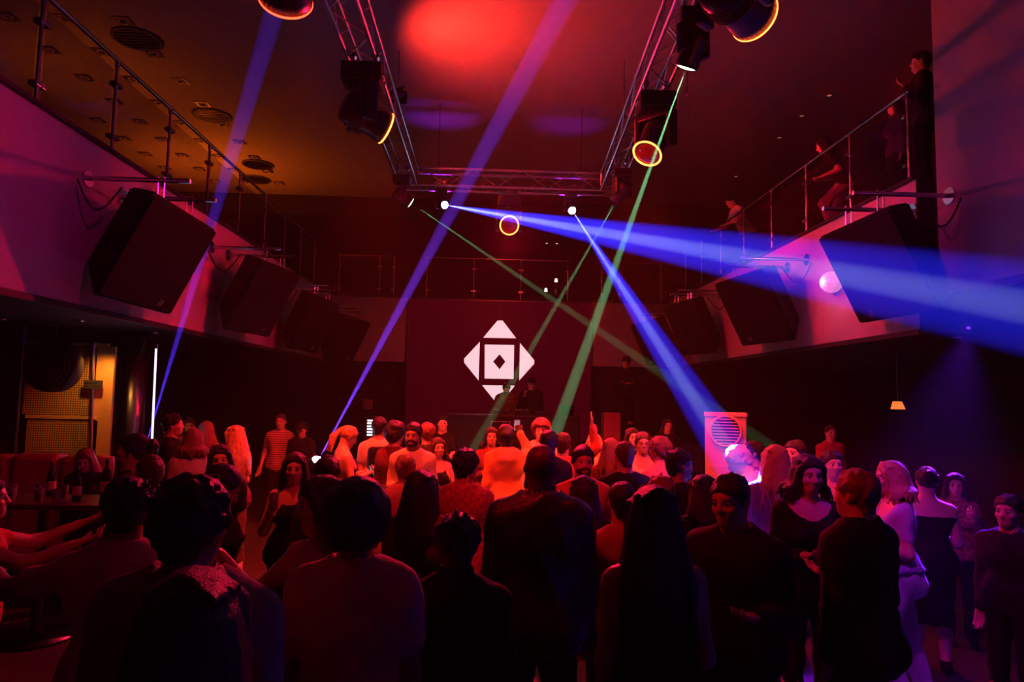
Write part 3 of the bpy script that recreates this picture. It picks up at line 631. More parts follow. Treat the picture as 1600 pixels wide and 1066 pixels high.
# ---------------------------------------------------------------- moving heads
def moving_head(label, pos, aim, size, lens='lens_dark', led=None, beam=None, washes=(), floor=False, core=None):
    """pos: where the base is clamped; the head hangs below (stands above when floor)"""
    s = size; up = 1 if floor else -1; root = empty('moving_head_lamp', pos); pos = Vector(pos); bpy.context.view_layer.update()
    bm = bmesh.new(); box(bm, (-.21*s, -.16*s, min(0, up*.20*s)), (.21*s, .16*s, max(0, up*.20*s)), .025*s); bs = obj('base', bm, 'black_plastic', root)
    for sx in (-1, 1):
        bm = bmesh.new(); x = sx*.215*s; tube(bm, (x, -.07*s, up*.10*s), (x, .07*s, up*.10*s), .012*s, 8); tube(bm, (x, -.07*s, up*.10*s), (x-sx*.03*s, -.07*s, up*.10*s), .012*s, 8); tube(bm, (x, .07*s, up*.10*s), (x-sx*.03*s, .07*s, up*.10*s), .012*s, 8); obj('handle', bm, 'steel', bs)
        if not floor: bm = bmesh.new(); tube(bm, (sx*.12*s, 0, 0), (sx*.12*s, 0, .10), .018, 8); tube(bm, (sx*.12*s, -.03, .12), (sx*.12*s, .03, .12), .04, 10); obj('clamp', bm, 'steel', root)
    bm = bmesh.new(); box(bm, (-.11*s, .161*s, up*.05*s - .02*s), (.11*s, .166*s, up*.05*s + .05*s)); obj('display', bm, 'dark_steel', bs)
    piv = Vector((0, 0, up*.52*s)); v = Vector(aim) - (pos + piv)
    bm = bmesh.new(); box(bm, (-.25*s, -.08*s, min(up*.22*s, up*.30*s)), (.25*s, .08*s, max(up*.22*s, up*.30*s)), .02*s)
    for sx in (-1, 1): box(bm, (sx*.215*s - .035*s, -.085*s, min(up*.26*s, up*.64*s)), (sx*.215*s + .035*s, .085*s, max(up*.26*s, up*.64*s)), .03*s)
    tube(bm, (0,0,up*.19*s), (0,0,up*.24*s), .10*s, 16)
    yk = obj('yoke', bm, 'black_plastic', root); yk.rotation_euler = (0, 0, math.atan2(-v.x, v.y) if abs(v.x)+abs(v.y) > 1e-4 else 0)
    q = v.to_track_quat('Z', 'Y'); m = Matrix.Translation(piv) @ q.to_matrix().to_4x4()
    bm = bmesh.new(); lathe(bm, [(.10*s,-.22*s),(.15*s,-.20*s),(.17*s,-.10*s),(.165*s,.02*s),(.155*s,.14*s),(.165*s,.20*s),(.17*s,.27*s),(.150*s,.275*s)], 28)
    hd = obj('head', bm, 'black_plastic', root, True); hd.matrix_local = m
    bm = bmesh.new()
    for k in range(5): lathe(bm, [(.172*s, (-.12+.03*k)*s), (.178*s, (-.115+.03*k)*s), (.172*s, (-.105+.03*k)*s)], 28, caps=False)
    obj('cooling_fin', bm, 'dark_steel', hd)
    bm = bmesh.new(); lathe(bm, [(.148*s, .268*s), (.10*s, .285*s), (.05*s, .292*s), (.004, .295*s)], 24, caps=False); obj('lens', bm, lens, hd, True)
    if led: bm = bmesh.new(); ring(bm, (0, 0, 0), .163*s, .011*s, 48, 6, Matrix.Translation((0,0,.278*s)) @ Matrix.Rotation(math.pi/2, 4, 'X')); obj('led_ring', bm, led, hd)
    bpy.context.view_layer.update(); o = hd.matrix_world @ Vector((0, 0, .31*s))
    if beam: lamp('beam', 'SPOT', o, aim, beam[0], beam[1], beam[3] if len(beam) > 3 else .05, beam[2], .35, root)
    if core: lamp('beam_core', 'SPOT', o, aim, core[0], core[1], .005, core[2], .6, root)
    for w in washes: lamp('wash', 'SPOT', pos + Vector((0, 0, up*.5)) + (Vector(w[3]) - pos).normalized()*.34*s, w[3], w[0], w[1], .10, w[2], .9, root)
    return tag(root, label, 'stage light')
RED, DEEP, MAG, PUR, BLU, GRN = (1,.030,.010), (1,.004,.016), (1,.006,.30), (.40,.02,1), (.016,.02,1), (.30,1,.42)
HZ = TZ - .145 - .12
def trx(y): return TXR - .45 + .43*(y - 2.6)/8.5          # the truss on the dark side runs slightly askew
moving_head('large ring-lit stage head hanging near the amber end of the ceiling', (TXL+.03, 6.85, HZ), (3.0, 9.4, 3.4), .98, 'lens_red', 'led_orange', washes=((2000, RED, 92, (-.7, 9.4, 0)), (1700, DEEP, 66, (4.5, 9.6, 3.2))))
moving_head('large ring-lit stage head facing down beside the hanging rope', (trx(7.25), 7.25, HZ), (-.8, 4.9, .2), .95, 'lens_red', 'led_orange', washes=((2000, RED, 92, (1.4, 9.4, 0)), (1700, DEEP, 66, (-3.9, 9.6, 3.1))))
moving_head('stage head with LED dots hanging at the top edge over the amber ceiling', (TXL, 4.3, HZ), (-2.6, 8.5, 3.0), 1.05, 'lens_red', 'led_red', washes=((60, MAG, 80, (-3.9, 5.6, 3.6)), (25, PUR, 90, (-3.9, 3.6, 3.3)), (900, RED, 62, (-1.2, 7.2, .9))))
moving_head('stage head with glowing orange rim at the top edge above the rope', (trx(4.5), 4.5, HZ), (4.6, 7.0, 4.6), 1.05, 'lens_red', 'led_orange', washes=((160, MAG, 55, (4.6, 8.6, 3.5)), (6, MAG, 80, (4.6, 5.0, 4.2)), (900, RED, 62, (2.2, 7.2, .9))))
moving_head('small head shining a green beam from beside the hanging rope', (trx(5.6), 5.6, HZ), at(879, 645, 7.2), .62, 'lens_green', None, beam=(900000, GRN, 2.4, .004))
moving_head('small head shining a green beam near the cross truss end by the ring-lit head', (trx(9.75), 9.75, HZ), at(830, 545, 11.6), .62, 'lens_green', None, beam=(380000, GRN, 2.2, .004))
moving_head('small head shining a thin green beam at the amber side corner of the trusses', (TXL, 10.35, HZ), at(940, 520, 11.3), .62, 'lens_green', None, beam=(300000, GRN, 2.2, .004))
moving_head('white glowing head throwing the wide blue beam sideways across the room', (at(690,285,TY).x, TY, HZ+.09), at(1720, 500, 4.2), .48, 'lens_white', None, beam=(3800000, BLU, 4.9, .006), core=(2000000, (.62,.70,1), 2.0), washes=((420, PUR, 46, (-.9, 11.7, 7.0)),))
moving_head('white glowing head throwing the steep blue beam down onto the white haired person', (at(892,292,TY).x, TY, HZ+.09), at(1142, 712, 5.6), .48, 'lens_white', None, beam=(2900000, BLU, 3.3, .006), core=(1500000, (.62,.70,1), 1.5), washes=((170, PUR, 46, (1.4, 11.8, 7.0)),))
moving_head('stage head with a red light ring facing the crowd under the cross truss', (at(797,288,TY).x, TY, HZ), at(800, 420, 4.0), .92, 'lens_red', 'led_orange', washes=((2300, (1,.006,.04), 100, (.2, 4.4, 1.2)), (380, RED, 90, (.6, 16.9, 1.6)), (700, DEEP, 40, (4.9, 10.2, 5.3))))
moving_head('unseen stage head added at the camera end of the amber side truss', (TXL, 2.9, HZ), (1.8, 4.6, 1.3), 1.0, 'lens_red', 'led_red', washes=((320, DEEP, 62, (1.9, 4.8, 1.2)),))  # unseen head, added to light faces red from the camera side
moving_head('unseen stage head added at the camera end of the rope side truss', (trx(2.9), 2.9, HZ), (-1.0, 4.6, 1.3), 1.0, 'lens_red', 'led_red', washes=((170, DEEP, 62, (-1.0, 5.0, 1.2)), (240, (.5,.01,1), 30, (3.0, 4.7, .55))))  # out of view, added to redden the left group and tint the jeans violet
for (px, py, d, tx, ty, td, lb, e, c, an) in ((490, 716, 9.2, 915, -60, 6.4, 'floor head shining a violet beam upward from behind the bun-haired dancer', 1900000, (.20,.04,1), 2.5), (222, 700, 8.6, 452, -60, 7.0, 'floor head shining a blue beam upward beside the white light tube', 1100000, (.10,.03,1), 2.5)):
    p = at(px, py, d); moving_head(lb, (p.x, p.y, p.z - .48), at(tx, ty, td), .62, 'lens_white', None, beam=(e, c, an, .005), floor=True)
    ft = empty('flight_case', (p.x, p.y, 0)); hh = p.z - .48 - .012; piece('body', 'black_paint', ft, box, (-.3,-.3,.03), (.3,.3,hh), .01)
    for sx in (-1,1):
        for sy in (-1,1): piece('edge_profile', 'alu', ft, box, (sx*.3-.015, sy*.3-.015, .03), (sx*.3+.015, sy*.3+.015, hh)); piece('caster', 'black_plastic', ft, box, (sx*.24-.03, sy*.24-.02, 0), (sx*.24+.03, sy*.24+.02, .04), .01)
    tag(ft, 'black flight case under the floor head with the %s beam' % ('violet' if px > 400 else 'blue'), 'case')
def par(label, pos, aim, e, col, ang, bracket):
    """small par can; bracket: box that fixes it to the truss or wall"""
    r = empty('par_lamp', pos); v = Vector(aim) - Vector(pos); bm = bmesh.new(); lathe(bm, [(.05,-.10),(.075,-.07),(.075,.08),(.068,.085)], 20); h = obj('can', bm, 'black_plastic', r, True); h.rotation_euler = v.to_track_quat('Z','Y').to_euler()
    bm = bmesh.new(); lathe(bm, [(.066,.082),(.003,.086)], 18, caps=False); obj('lens', bm, 'lens_violet' if col[2] > .5 else 'lens_red', h); piece('yoke_bracket', 'dark_steel', r, box, *bracket, .005)
    lamp('par_beam', 'SPOT', Vector(pos) + v.normalized()*.12, aim, e, col, .06, ang, 1.0, r); return tag(r, label, 'stage light')
par('small violet par lamp at the balcony end beside the blue-lit speaker', (5.0, 6.86, ZB+.06), (2.9, 4.7, .6), 5000, (.18,.008,1), 34, ((-.09,-.02,-.02), (.09,.09,.02)))
par('small added par lamp on top of the amber side truss lighting the ceiling red', (TXL+.145, 8.7, TZ+.30), (.75, 9.4, 7.0), 900, (1,.03,.014), 150, ((-.10,-.02,-.14), (.10,.02,-.02)))  # added can, set above the chords to redden the ceiling without truss shadow

ry_ = 6.4; rp = empty('hanging_rope', (trx(ry_) + .147, ry_, at(1065, 60, ry_).z)); zt = TZ - .12 - rp.location.z; zb = at(1064, 195, ry_).z - rp.location.z; zk = at(1065, 148, ry_).z - rp.location.z
rp_bm = bmesh.new(); tube(rp_bm, (0,0,zt), (0,0,zb), .008, 8); obj('rope', rp_bm, 'cloth_red', rp); rb = bmesh.new(); bmesh.ops.create_icosphere(rb, subdivisions=2, radius=.022, matrix=Matrix.Translation((0,0,zk))); obj('knot', rb, 'cloth_red', rp); tag(rp, 'thin knotted rope dangling from the truss by the green beam', 'rope')
# gallery uplights that colour the ceiling on the left
for i, (x, y, e, lb) in enumerate(((-6.6, 10.6, 110, 'warm uplight on the gallery floor toward the camera'), (-6.4, 14.8, 520, 'warm uplight on the gallery floor toward the stage'))):
    u = empty('uplight', (x, y, ZT)); bm = bmesh.new(); lathe(bm, [(.11,0),(.12,.02),(.12,.20),(.105,.21)], 20); obj('housing', bm, 'black_plastic', u, True); bm = bmesh.new(); lathe(bm, [(.10,.213),(.004,.216)], 20, caps=False); obj('lens', bm, 'lamp_warm', u)
    bpy.context.view_layer.update(); lamp('uplight_beam', 'SPOT', (x, y, ZT+.25), (x+.5, y, CEIL), e, (1,.12,.004), .1, 140, 1, u); tag(u, lb, 'lamp')
# recessed downlights and round vents in the gallery ceiling
dl0 = None
def downlight(x, y, lit, z=CEIL, group='recessed downlights in the amber ceiling', lb='small square recessed downlight in the amber gallery ceiling'):
    r = empty('downlight', (x, y, z)); bm = bmesh.new(); 
    for a, b in (((-.11,-.11,-.012),(.11,-.075,0)), ((-.11,.075,-.012),(.11,.11,0)), ((-.11,-.075,-.012),(-.075,.075,0)), ((.075,-.075,-.012),(.11,.075,0))): box(bm, a, b)
    obj('trim_plate', bm, 'dark_steel', r); bm = bmesh.new(); ring(bm, (0,0,0), .06, .010, 20, 6, Matrix.Translation((0,0,-.014)) @ Matrix.Rotation(math.pi/2, 4, 'X')); obj('ring', bm, 'ac_white', r, True)
    bm = bmesh.new(); lathe(bm, [(.05,-.004),(.004,-.006)], 16, caps=False); obj('bulb', bm, 'lamp_white' if lit else 'lens_dark', r); return tag(r, lb, 'downlight', group)
proto = downlight(-5.0, 9.05, False)
def dup(root, loc):
    r = root.copy(); COL.objects.link(r); r.location = loc
    for ch in root.children: c = ch.copy(); COL.objects.link(c); c.parent = r
    return r
for x in (-5.02, -5.77, -6.53, -7.3):
    for j in range(9):
        y = 9.05 + .885*j
        if (x, j) == (-5.02, 0): continue
        if x < -7 and j < 4: continue
        dup(proto, (x, y, CEIL))
for i, (x, y) in enumerate(((-5.05, 9.52), (-5.05, 12.18), (-5.1, 14.83), (-5.5, 15.9))):
    r = empty('ceiling_vent', (x, y, CEIL)); bm = bmesh.new(); lathe(bm, [(.34,0),(.34,-.02),(.30,-.03),(.29,-.008)], 30, caps=False); obj('rim', bm, 'black_paint', r, True); bm = bmesh.new(); lathe(bm, [(.29,-.006),(.004,-.006)], 30, caps=False); obj('throat', bm, 'black_paint', r)
    for k in range(7): w = math.sqrt(max(.01, .085 - (-.24+.08*k)**2)); piece('louver', 'dark_steel' if k < 4 else 'black_plastic', r, box, (-w, -.24+.08*k-.012, -.03), (w, -.24+.08*k+.012, -.012))
    tag(r, ('round black vent in the amber ceiling above the camera end', 'round black vent in the amber ceiling beside the blue beam', 'round black vent of the amber ceiling, third from the camera end', 'round black vent of the amber ceiling, last before the stage')[i], 'vent')
# small lit spots under the balconies and in the end gallery
def spotlet(p, lb, gr=None, m='lamp_white'):
    r = empty('ceiling_spot', p); bm = bmesh.new(); lathe(bm, [(.05,0),(.055,-.015),(.04,-.02)], 16, caps=False); obj('ring', bm, 'steel', r, True); bm = bmesh.new(); lathe(bm, [(.036,-.012),(.003,-.016)], 14, caps=False); obj('bulb', bm, m, r); return tag(r, lb, 'spotlight', gr)
for px, py in ((64,590),(3,498),(125,500),(190,527),(242,519),(293,546),(348,549),(415,553)): spotlet(atz(px, min(py, 560), ZB) if py < 562 else Vector((-6.2, 6.6, ZB)), 'tiny lit spot under the balcony over the bar', 'spots under the balcony over the bar', 'lamp_dim')
for px, py in ((1280,562),(1495,525),(1205,570)): spotlet(atz(px, py, ZB) if atz(px,py,ZB).x > XR+.1 else Vector((XR+.5, atz(px,py,ZB).y, ZB)), 'tiny lit spot under the dark gallery', 'spots under the dark gallery')
for px, py in ((1296,148),(1253,180),(1218,214),(1150,275)): spotlet(atz(px, py, CEIL), 'tiny dim spot in the ceiling over the dark gallery', 'spots over the dark gallery', 'lamp_dim')
for px, py in ((853,453),(869,438)):
    p = at(px, py, 19.5); spotlet(Vector((p.x, p.y, 6.5)), 'tiny lit spot in the ceiling of the end gallery', 'spots in the end gallery')
    r = empty('table_lamp', (p.x, 19.5, ZT)); bm = bmesh.new(); lathe(bm, [(.07,0),(.07,.015),(.012,.03),(.012,p.z-ZT-.04)], 14); obj('stand', bm, 'steel', r); bm = bmesh.new(); lathe(bm, [(.05,p.z-ZT-.05),(.035,p.z-ZT+.05)], 14); obj('shade', bm, 'lamp_white', r); tag(r, 'small white lamp behind the end gallery glass, %s' % ('lower' if px < 860 else 'upper'), 'lamp')
# ---------------------------------------------------------------- under the balcony on the bar side
by_ = 9.0
def pan(name, m, parent, px0, py0, px1, py1, y, t=.04, off=0):
    a, b = at(px0, py0, y), at(px1, py1, y); o = parent.location; return piece(name, m, parent, box, (min(a.x,b.x)-o.x, off, min(a.z,b.z)-o.z), (max(a.x,b.x)-o.x, off+t, max(a.z,b.z)-o.z), .004)
bw = empty('brass_screen', (at(100, 700, by_).x, by_, 0))
pan('perforated_panel', 'brass', bw, 42, 541, 146, 649, by_); pan('perforated_panel', 'brass', bw, 42, 655, 146, 760, by_); pan('cross_bar', 'brass_plain', bw, 40, 648, 150, 656, by_, .06, -.01)
pan('side_strip', 'brass_plain', bw, 150, 541, 166, 760, by_, .05); pan('head_rail', 'brass_plain', bw, 38, 534, 168, 541, by_, .07, -.01)
a, b = at(149, 536, by_), at(147, 760, by_); bm = bmesh.new(); o_ = bw.location; tube(bm, (a.x-o_.x, -.04, a.z), (b.x-o_.x, -.04, .0), .022, 12); tube(bm, (a.x-o_.x, -.04, a.z-.06), (a.x-o_.x, -.04, a.z), .04, 12); obj('steel_pole', bm, 'steel', bw, True)
a = at(36, 536, by_); bm = bmesh.new(); tube(bm, (a.x-o_.x, 0, 0), (a.x-o_.x, 0, ZB-.02), .03, 12); obj('frame_post', bm, 'dark_steel', bw, True)
for xx in (at(45, 650, by_).x-o_.x, at(160, 650, by_).x-o_.x): bm = bmesh.new(); box(bm, (xx-.02,0,0), (xx+.02,.05,at(50,760,by_).z)); obj('foot', bm, 'dark_steel', bw)
tag(bw, 'perforated brass screen glowing amber under the balcony by the bar', 'screen')
lamp('brass_glow', 'SPOT', at(158, 538, by_-.35), at(140, 700, by_), 70, (1,.34,.05), .05, 110, .9, bw)
sg = empty('wall_sign', at(145, 601, by_-.07)); w_ = at(160, 601, by_).x - at(131, 601, by_).x
piece('plate', 'black_paint', sg, box, (-w_/2, 0, -.055), (w_/2, .015, .055), .004)
for k, (x0, x1, z) in enumerate(((-.10,-.03,.02),(-.02,.05,.02),(-.10,-.05,-.018),(.02,.09,-.018))): piece('print_line', 'badge_silver', sg, box, (x0, -.003, z-.006), (x1, 0, z+.006))
tag(sg, 'small dark sign plate on the pole of the brass screen', 'sign')
dr = empty('round_fan', at(84, 572, by_-.5)); bm = bmesh.new(); lathe(bm, [(.30,-.09),(.32,-.07),(.32,.07),(.30,.09)], 28, Matrix.Rotation(math.pi/2, 4, 'X')); obj('housing', bm, 'black_paint', dr, True)
for k in range(5): bm = bmesh.new(); ring(bm, (0,-.095,0), .06*(k+1), .005, 28, 5); obj('guard_ring', bm, 'dark_steel', dr)
bm = bmesh.new(); tube(bm, (0,.0,.3), (0,.0,ZB - dr.location.z), .02, 8); obj('drop_rod', bm, 'black_paint', dr); tag(dr, 'round black fan hanging in front of the brass screen', 'fan')
cp = at(208, 620, 9.6); col_ = empty('column', (cp.x, 9.6, 0)); bm = bmesh.new(); lathe(bm, [(.17,0),(.17,ZB-.002)], 36); obj('shaft', bm, 'dark_steel', col_, True); bm = bmesh.new(); lathe(bm, [(.21,0),(.21,.06),(.17,.09)], 36, caps=False); obj('base_ring', bm, 'steel', col_, True); tag(col_, 'round polished dark column under the balcony catching violet light', 'column'); 
lt0, lt1 = at(244, 545, 9.2), at(238, 690, 9.2); lt = empty('light_tube', (lt1.x, 9.2, 0)); bm = bmesh.new(); tube(bm, (0,0,lt1.z-.25), (lt0.x-lt1.x,0,lt0.z), .013, 12); obj('tube', bm, 'tube_white', lt, True); bm = bmesh.new(); tube(bm, (lt0.x-lt1.x,0,lt0.z), (lt0.x-lt1.x,0,lt0.z+.06), .022, 12); obj('end_cap', bm, 'steel', lt, True); bm = bmesh.new(); tube(bm, (0,0,0), (0,0,lt1.z-.25), .012, 8); tube(bm, (0,0,0), (0,0,.02), .12, 20); obj('stand', bm, 'black_plastic', lt); tag(lt, 'thin upright white light tube beside the column', 'light tube')
# sofa, table and drinks
so = empty('booth_sofa', (at(110, 720, 7.4).x - .5, 7.4, 0)); sz = at(110, 712, 7.4).z
for k in range(4): x = -.95 + k*.5; piece('back_cushion', 'sofa_red', so, box, (x-.24, .12, .45), (x+.24, .36, sz-.02*(k%2)), .06); piece('seat_cushion', 'sofa_red', so, box, (x-.24, -.5, .28), (x+.24, .12, .48), .05)
piece('plinth', 'black_paint', so, box, (-1.2,-.48,0), (1.05,.38,.28), .01); tag(so, 'red upholstered booth sofa with tall back behind the drinks table', 'sofa')
TT = 1.12; tp = empty('bar_table', (at(72, 757, 5.9).x, 5.9, 0)); piece('table_top', 'wood_dark', tp, box, (-.62,-.3,TT-.04), (.62,.3,TT), .01); bm = bmesh.new(); tube(bm, (0,0,.02), (0,0,TT-.04), .04, 12); obj('pedestal', bm, 'dark_steel', tp, True); bm = bmesh.new(); lathe(bm, [(.30,0),(.30,.02),(.04,.04)], 24); obj('base', bm, 'dark_steel', tp, True); tag(tp, 'high dark wooden drinks table crowded with glasses by the sofa', 'table')
def bottle(x, y, z, h, lb, m='bottle_dark'):
    r = empty('bottle', (x, y, z)); s = h/.30; bm = bmesh.new(); lathe(bm, [(.030*s,0),(.036*s,.01*s),(.036*s,.17*s),(.030*s,.20*s),(.013*s,.235*s),(.013*s,.285*s)], 16); obj('glass_body', bm, m, r, True); bm = bmesh.new(); lathe(bm, [(.015*s,.28*s),(.015*s,.30*s)], 12); obj('cap', bm, 'badge_silver', r); bm = bmesh.new(); lathe(bm, [(.0368*s,.05*s),(.0368*s,.13*s)], 16, caps=False); obj('paper_label', bm, 'cloth_cream', r); tag(r, lb, 'bottle', 'bottles on the drinks table')
def tumbler(p, lb, gr, h=.11):
    r = empty('drinking_glass', p); bm = bmesh.new(); lathe(bm, [(.028,0),(.036,h),(.033,h),(.026,.008)], 14, caps=False); obj('glass_wall', bm, 'glass_clear', r, True); bm = bmesh.new(); lathe(bm, [(.025,.01),(.030,h*.6)], 14); obj('drink', bm, 'cloth_rust', r); tag(r, lb, 'glass', gr); return r
tx = tp.location.x
bottle(tx+.46, 5.95, TT, .34, 'tall dark bottle at the table end below the brass screen'); bottle(tx-.05, 6.05, TT, .30, 'dark bottle in the middle of the drinks table'); bottle(tx+.30, 5.82, TT, .28, 'shorter dark bottle standing before the tall one')
for i, (dx, dy) in enumerate(((-.45,-.12),(-.32,.08),(-.18,-.15),(-.12,.12),(.05,-.16),(.12,.05),(.20,-.18),(-.52,.14))): tumbler((tx+dx, 5.9+dy, TT), 'small clear tumbler among the drinks on the high table', 'tumblers on the drinks table')
# ---------------------------------------------------------------- right side
ax, ay = at(1134, 700, 8.0).x, 8.0; az = at(1134, 645, 8.0).z; acw = (at(1164, 700, 8).x - at(1103, 700, 8).x)/2; ac = empty('floor_air_conditioner', (ax, ay, 0))
piece('body', 'ac_white', ac, box, (-acw,0,0), (acw,.28,az-.05), .012); piece('top_lid', 'ac_white', ac, box, (-acw-.01,-.015,az-.05), (acw+.01,.29,az), .01); piece('lower_panel', 'ac_white', ac, box, (-acw+.01,-.014,.12), (acw-.01,0,az-.62), .006)
vz = at(1134, 674, 8.0).z; vr = .175; bm = bmesh.new(); ring(bm, (0,-.01,vz), vr, .016, 40, 8); vo = obj('vent_ring', bm, 'ac_white', ac, True); bm = bmesh.new(); lathe(bm, [(vr,0),(.003,.0)], 36, Matrix.Translation((0,-.003,vz)) @ Matrix.Rotation(math.pi/2, 4, 'X'), caps=False); obj('vent_well', bm, 'black_plastic', vo)
for k in range(9): zz = -.14 + k*.035; ww = math.sqrt(max(0, vr**2 - zz**2)) - .008; piece('louver', 'ac_white', vo, box, (-ww, -.022, vz+zz-.007), (ww, -.006, vz+zz+.007))
ac.rotation_euler = (0, 0, -.30); tag(ac, 'tall pale floor-standing air conditioner with a round louvered vent', 'air conditioner')
pl = empty('wall_lamp', atx(1299, 441, XR-.10)); bm = bmesh.new(); bmesh.ops.create_uvsphere(bm, u_segments=24, v_segments=16, radius=.14); obj('globe', bm, 'lamp_pink', pl, True); bm = bmesh.new(); tube(bm, (.06,0,0), (.10,0,0), .09, 20); obj('wall_plate', bm, 'steel', pl); bpy.context.view_layer.update(); tag(pl, 'round sparkling pink glass wall lamp behind the blue-lit speaker', 'lamp')
lamp('lamp_glow', 'POINT', pl.location + Vector((-.22,0,0)), None, 6, (1,.25,.45), .05, parent=pl)
wl = empty('wall_lantern', at(1403, 634, 9.2)); bm = bmesh.new(); vs = [bm.verts.new(Vector(p)*.72) for p in ((-.10,-.08,-.07),(.10,-.08,-.07),(.05,-.05,.08),(-.07,-.05,.08),(-.10,.08,-.07),(.10,.08,-.07),(.05,.05,.08),(-.07,.05,.08))]
for q in ((0,1,2,3),(5,4,7,6),(1,5,6,2),(4,0,3,7),(3,2,6,7),(4,5,1,0)): bm.faces.new([vs[i] for i in q])
bmesh.ops.recalc_face_normals(bm, faces=bm.faces); obj('shade', bm, 'lamp_warm', wl)
bm = bmesh.new(); tube(bm, (0,0,.055), (0,0,ZB - wl.location.z), .008, 6); obj('rod', bm, 'dark_steel', wl); bm = bmesh.new(); tube(bm, (0,0,ZB-wl.location.z-.02), (0,0,ZB-wl.location.z), .06, 16); obj('ceiling_rose', bm, 'dark_steel', wl); tag(wl, 'small amber lantern glowing alone under the dark gallery', 'lamp')
# LED level meter and fire-alarm lamp by the end wall
lm = empty('led_level_meter', (at(578, 666, 11.8).x, 11.8, 0)); z0, z1 = at(578, 682, 11.8).z, at(578, 655, 11.8).z; bm = bmesh.new(); box(bm, (-.09,0,z0-.05), (.09,.12,z1+.05), .01); obj('housing', bm, 'black_plastic', lm)
for k in range(6): zz = z0 + (z1-z0)*(k+.5)/6; piece('led_segment', 'led_meter', lm, box, (-.045,-.008,zz-.012), (.045,0,zz+.012))
bm = bmesh.new(); tube(bm, (0,.06,.0), (0,.06,z0-.05), .02, 8); tube(bm, (0,.06,0), (0,.06,.02), .16, 20); obj('stand', bm, 'black_plastic', lm); tag(lm, 'stack of white LED segments glowing beside the backpack wearer', 'LED meter')
fa = empty('alarm_lamp', at(575, 632, 17.33)); bm = bmesh.new(); lathe(bm, [(.10,0),(.10,.03),(.07,.07),(.02,.09)], 20, Matrix.Rotation(math.pi/2, 4, 'X')); obj('dome', bm, 'lens_red', fa, True); bm = bmesh.new(); box(bm, (-.12,-.012,-.12), (.12,.02,.12), .01); obj('back_box', bm, 'sofa_red', fa); tag(fa, 'round red alarm lamp on the dark end wall', 'alarm')
# ================================================================ people
REPORT = []; _n = [0]
def place(label, px, py, d, ang, z0=0.0, **c):
    """px, py: top of the head in the photo, d: distance into the room, ang: 0 looks away from the camera, 180 at it, 90 to the left"""
    _n[0] += 1; c['seed'] = _n[0]*3 + 1; c.setdefault('skin', 'skin_light'); c.setdefault('bottom', 'cloth_denim'); c.setdefault('shoe', 'cloth_black')
    if not c.get('lod'): c['lod'] = 1.0 if d < 3.2 else 1.15 if d < 5 else 1.35 if d < 8 else 1.55
    if ang > 110 or ang < -110: c.setdefault('face', True)
    elif abs(ang) > 40: c.setdefault('face', True)
    b, J = person(c); t = {'curly': .03, 'afro': .05, 'thick': .02}.get((c.get('hair') or ('',))[0], .012) if c.get('hair') else 0
    p = at(px, py, d); top = J['top'] + np.array([0, 0, t - J['drop']]); s = c.get('s') or (p.z - z0)/top[2]
    R_ = rz(math.radians(ang)) @ (J['top']*s); b.location = (p.x - R_[0], p.y - R_[1], z0 - J['drop']*s); b.rotation_euler = (0, 0, math.radians(ang)); b.scale = (s, s, s)
    REPORT.append((label[:40], round(1.75*s, 2), [round(x, 2) for x in b.location])); tag(b, label, 'person', c.get('group'))
    return b, J
def grip(b, J, side, along=.07):
    """room position of the palm"""
    S, E, W_, D = J['arm%d' % side]; q = W_ + unit(D)*along; return Vector(rz(b.rotation_euler[2]) @ (q*b.scale[0])) + b.location
def phone(b, J, side, lb, rot=0):
    p = grip(b, J, side, .10); r = empty('phone', p); piece('case', 'black_plastic', r, box, (-.036,-.004,-.072), (.036,.004,.072), .003); piece('display', 'phone_screen', r, box, (-.032,.004,-.066), (.032,.0052,.066)); r.rotation_euler = (-.5, 0, b.rotation_euler[2] + math.pi + rot); tag(r, lb, 'phone')
def cup(b, J, side, lb): p = grip(b, J, side, .09); tumbler((p.x, p.y, p.z - .04), lb, None, .12)
BK = dict(top='cloth_black', bottom='cloth_black')
# ---- on the stage
place('person in camouflage jacket with bowed head working at the mixing booth', 792, 599, 14.95, 180, .62, skin='skin_tan', hair=('short','hair_black'), top='cloth_camo', topname='jacket', sleeve=.97, loose=.03, arms=('table','table'), head=(.1,.45,0), lean=.12, beard=1)
mc, mj = place('person in dark cap and open jacket speaking into a microphone on stage', 831, 589, 14.95, 172, .62, skin='skin_tan', hair=('short','hair_black'), cap='cloth_black', top='cloth_black', topname='jacket', sleeve=.97, loose=.03, arms=('down','mic'), head=(.15,.1,0), curl=(.5,1.3))
mp = grip(mc, mj, 1, .08); mk = empty('microphone', mp); bm = bmesh.new(); tube(bm, (0,0,-.12), (0,0,.04), .013, 12, .019); obj('handle', bm, 'black_plastic', mk, True); bm = bmesh.new(); bmesh.ops.create_uvsphere(bm, u_segments=16, v_segments=10, radius=.028, matrix=Matrix.Translation((0,0,.06))); obj('grille_ball', bm, 'steel', mk, True); mk.rotation_euler = (.5,.3,0); tag(mk, 'handheld microphone held up to the mouth of the person in the cap', 'microphone')
place('person in black cap standing with hands low on the raised podium', 979, 556, 14.6, 176, 1.18, skin='skin_tan', hair=('short','hair_black'), cap='cloth_black', topname='jacket', sleeve=.97, loose=.026, arms=('fold','fold'), head=(0,.2,0), **BK)
place('person with long dark hair in black looking down below the podium', 1043, 653, 11.6, 182, .0, hair=('long','hair_black'), fem=1, sleeve=.3, head=(0,.15,0), arms=('bent','down'), **BK)
place('person in black T-shirt with yellow lit face turned aside before the booth', 692, 649, 10.6, 165, .0, skin='skin_light', hair=('short','hair_black'), head=(.35,-.05,0), sleeve=.3, arms=('fold','down'), **BK)
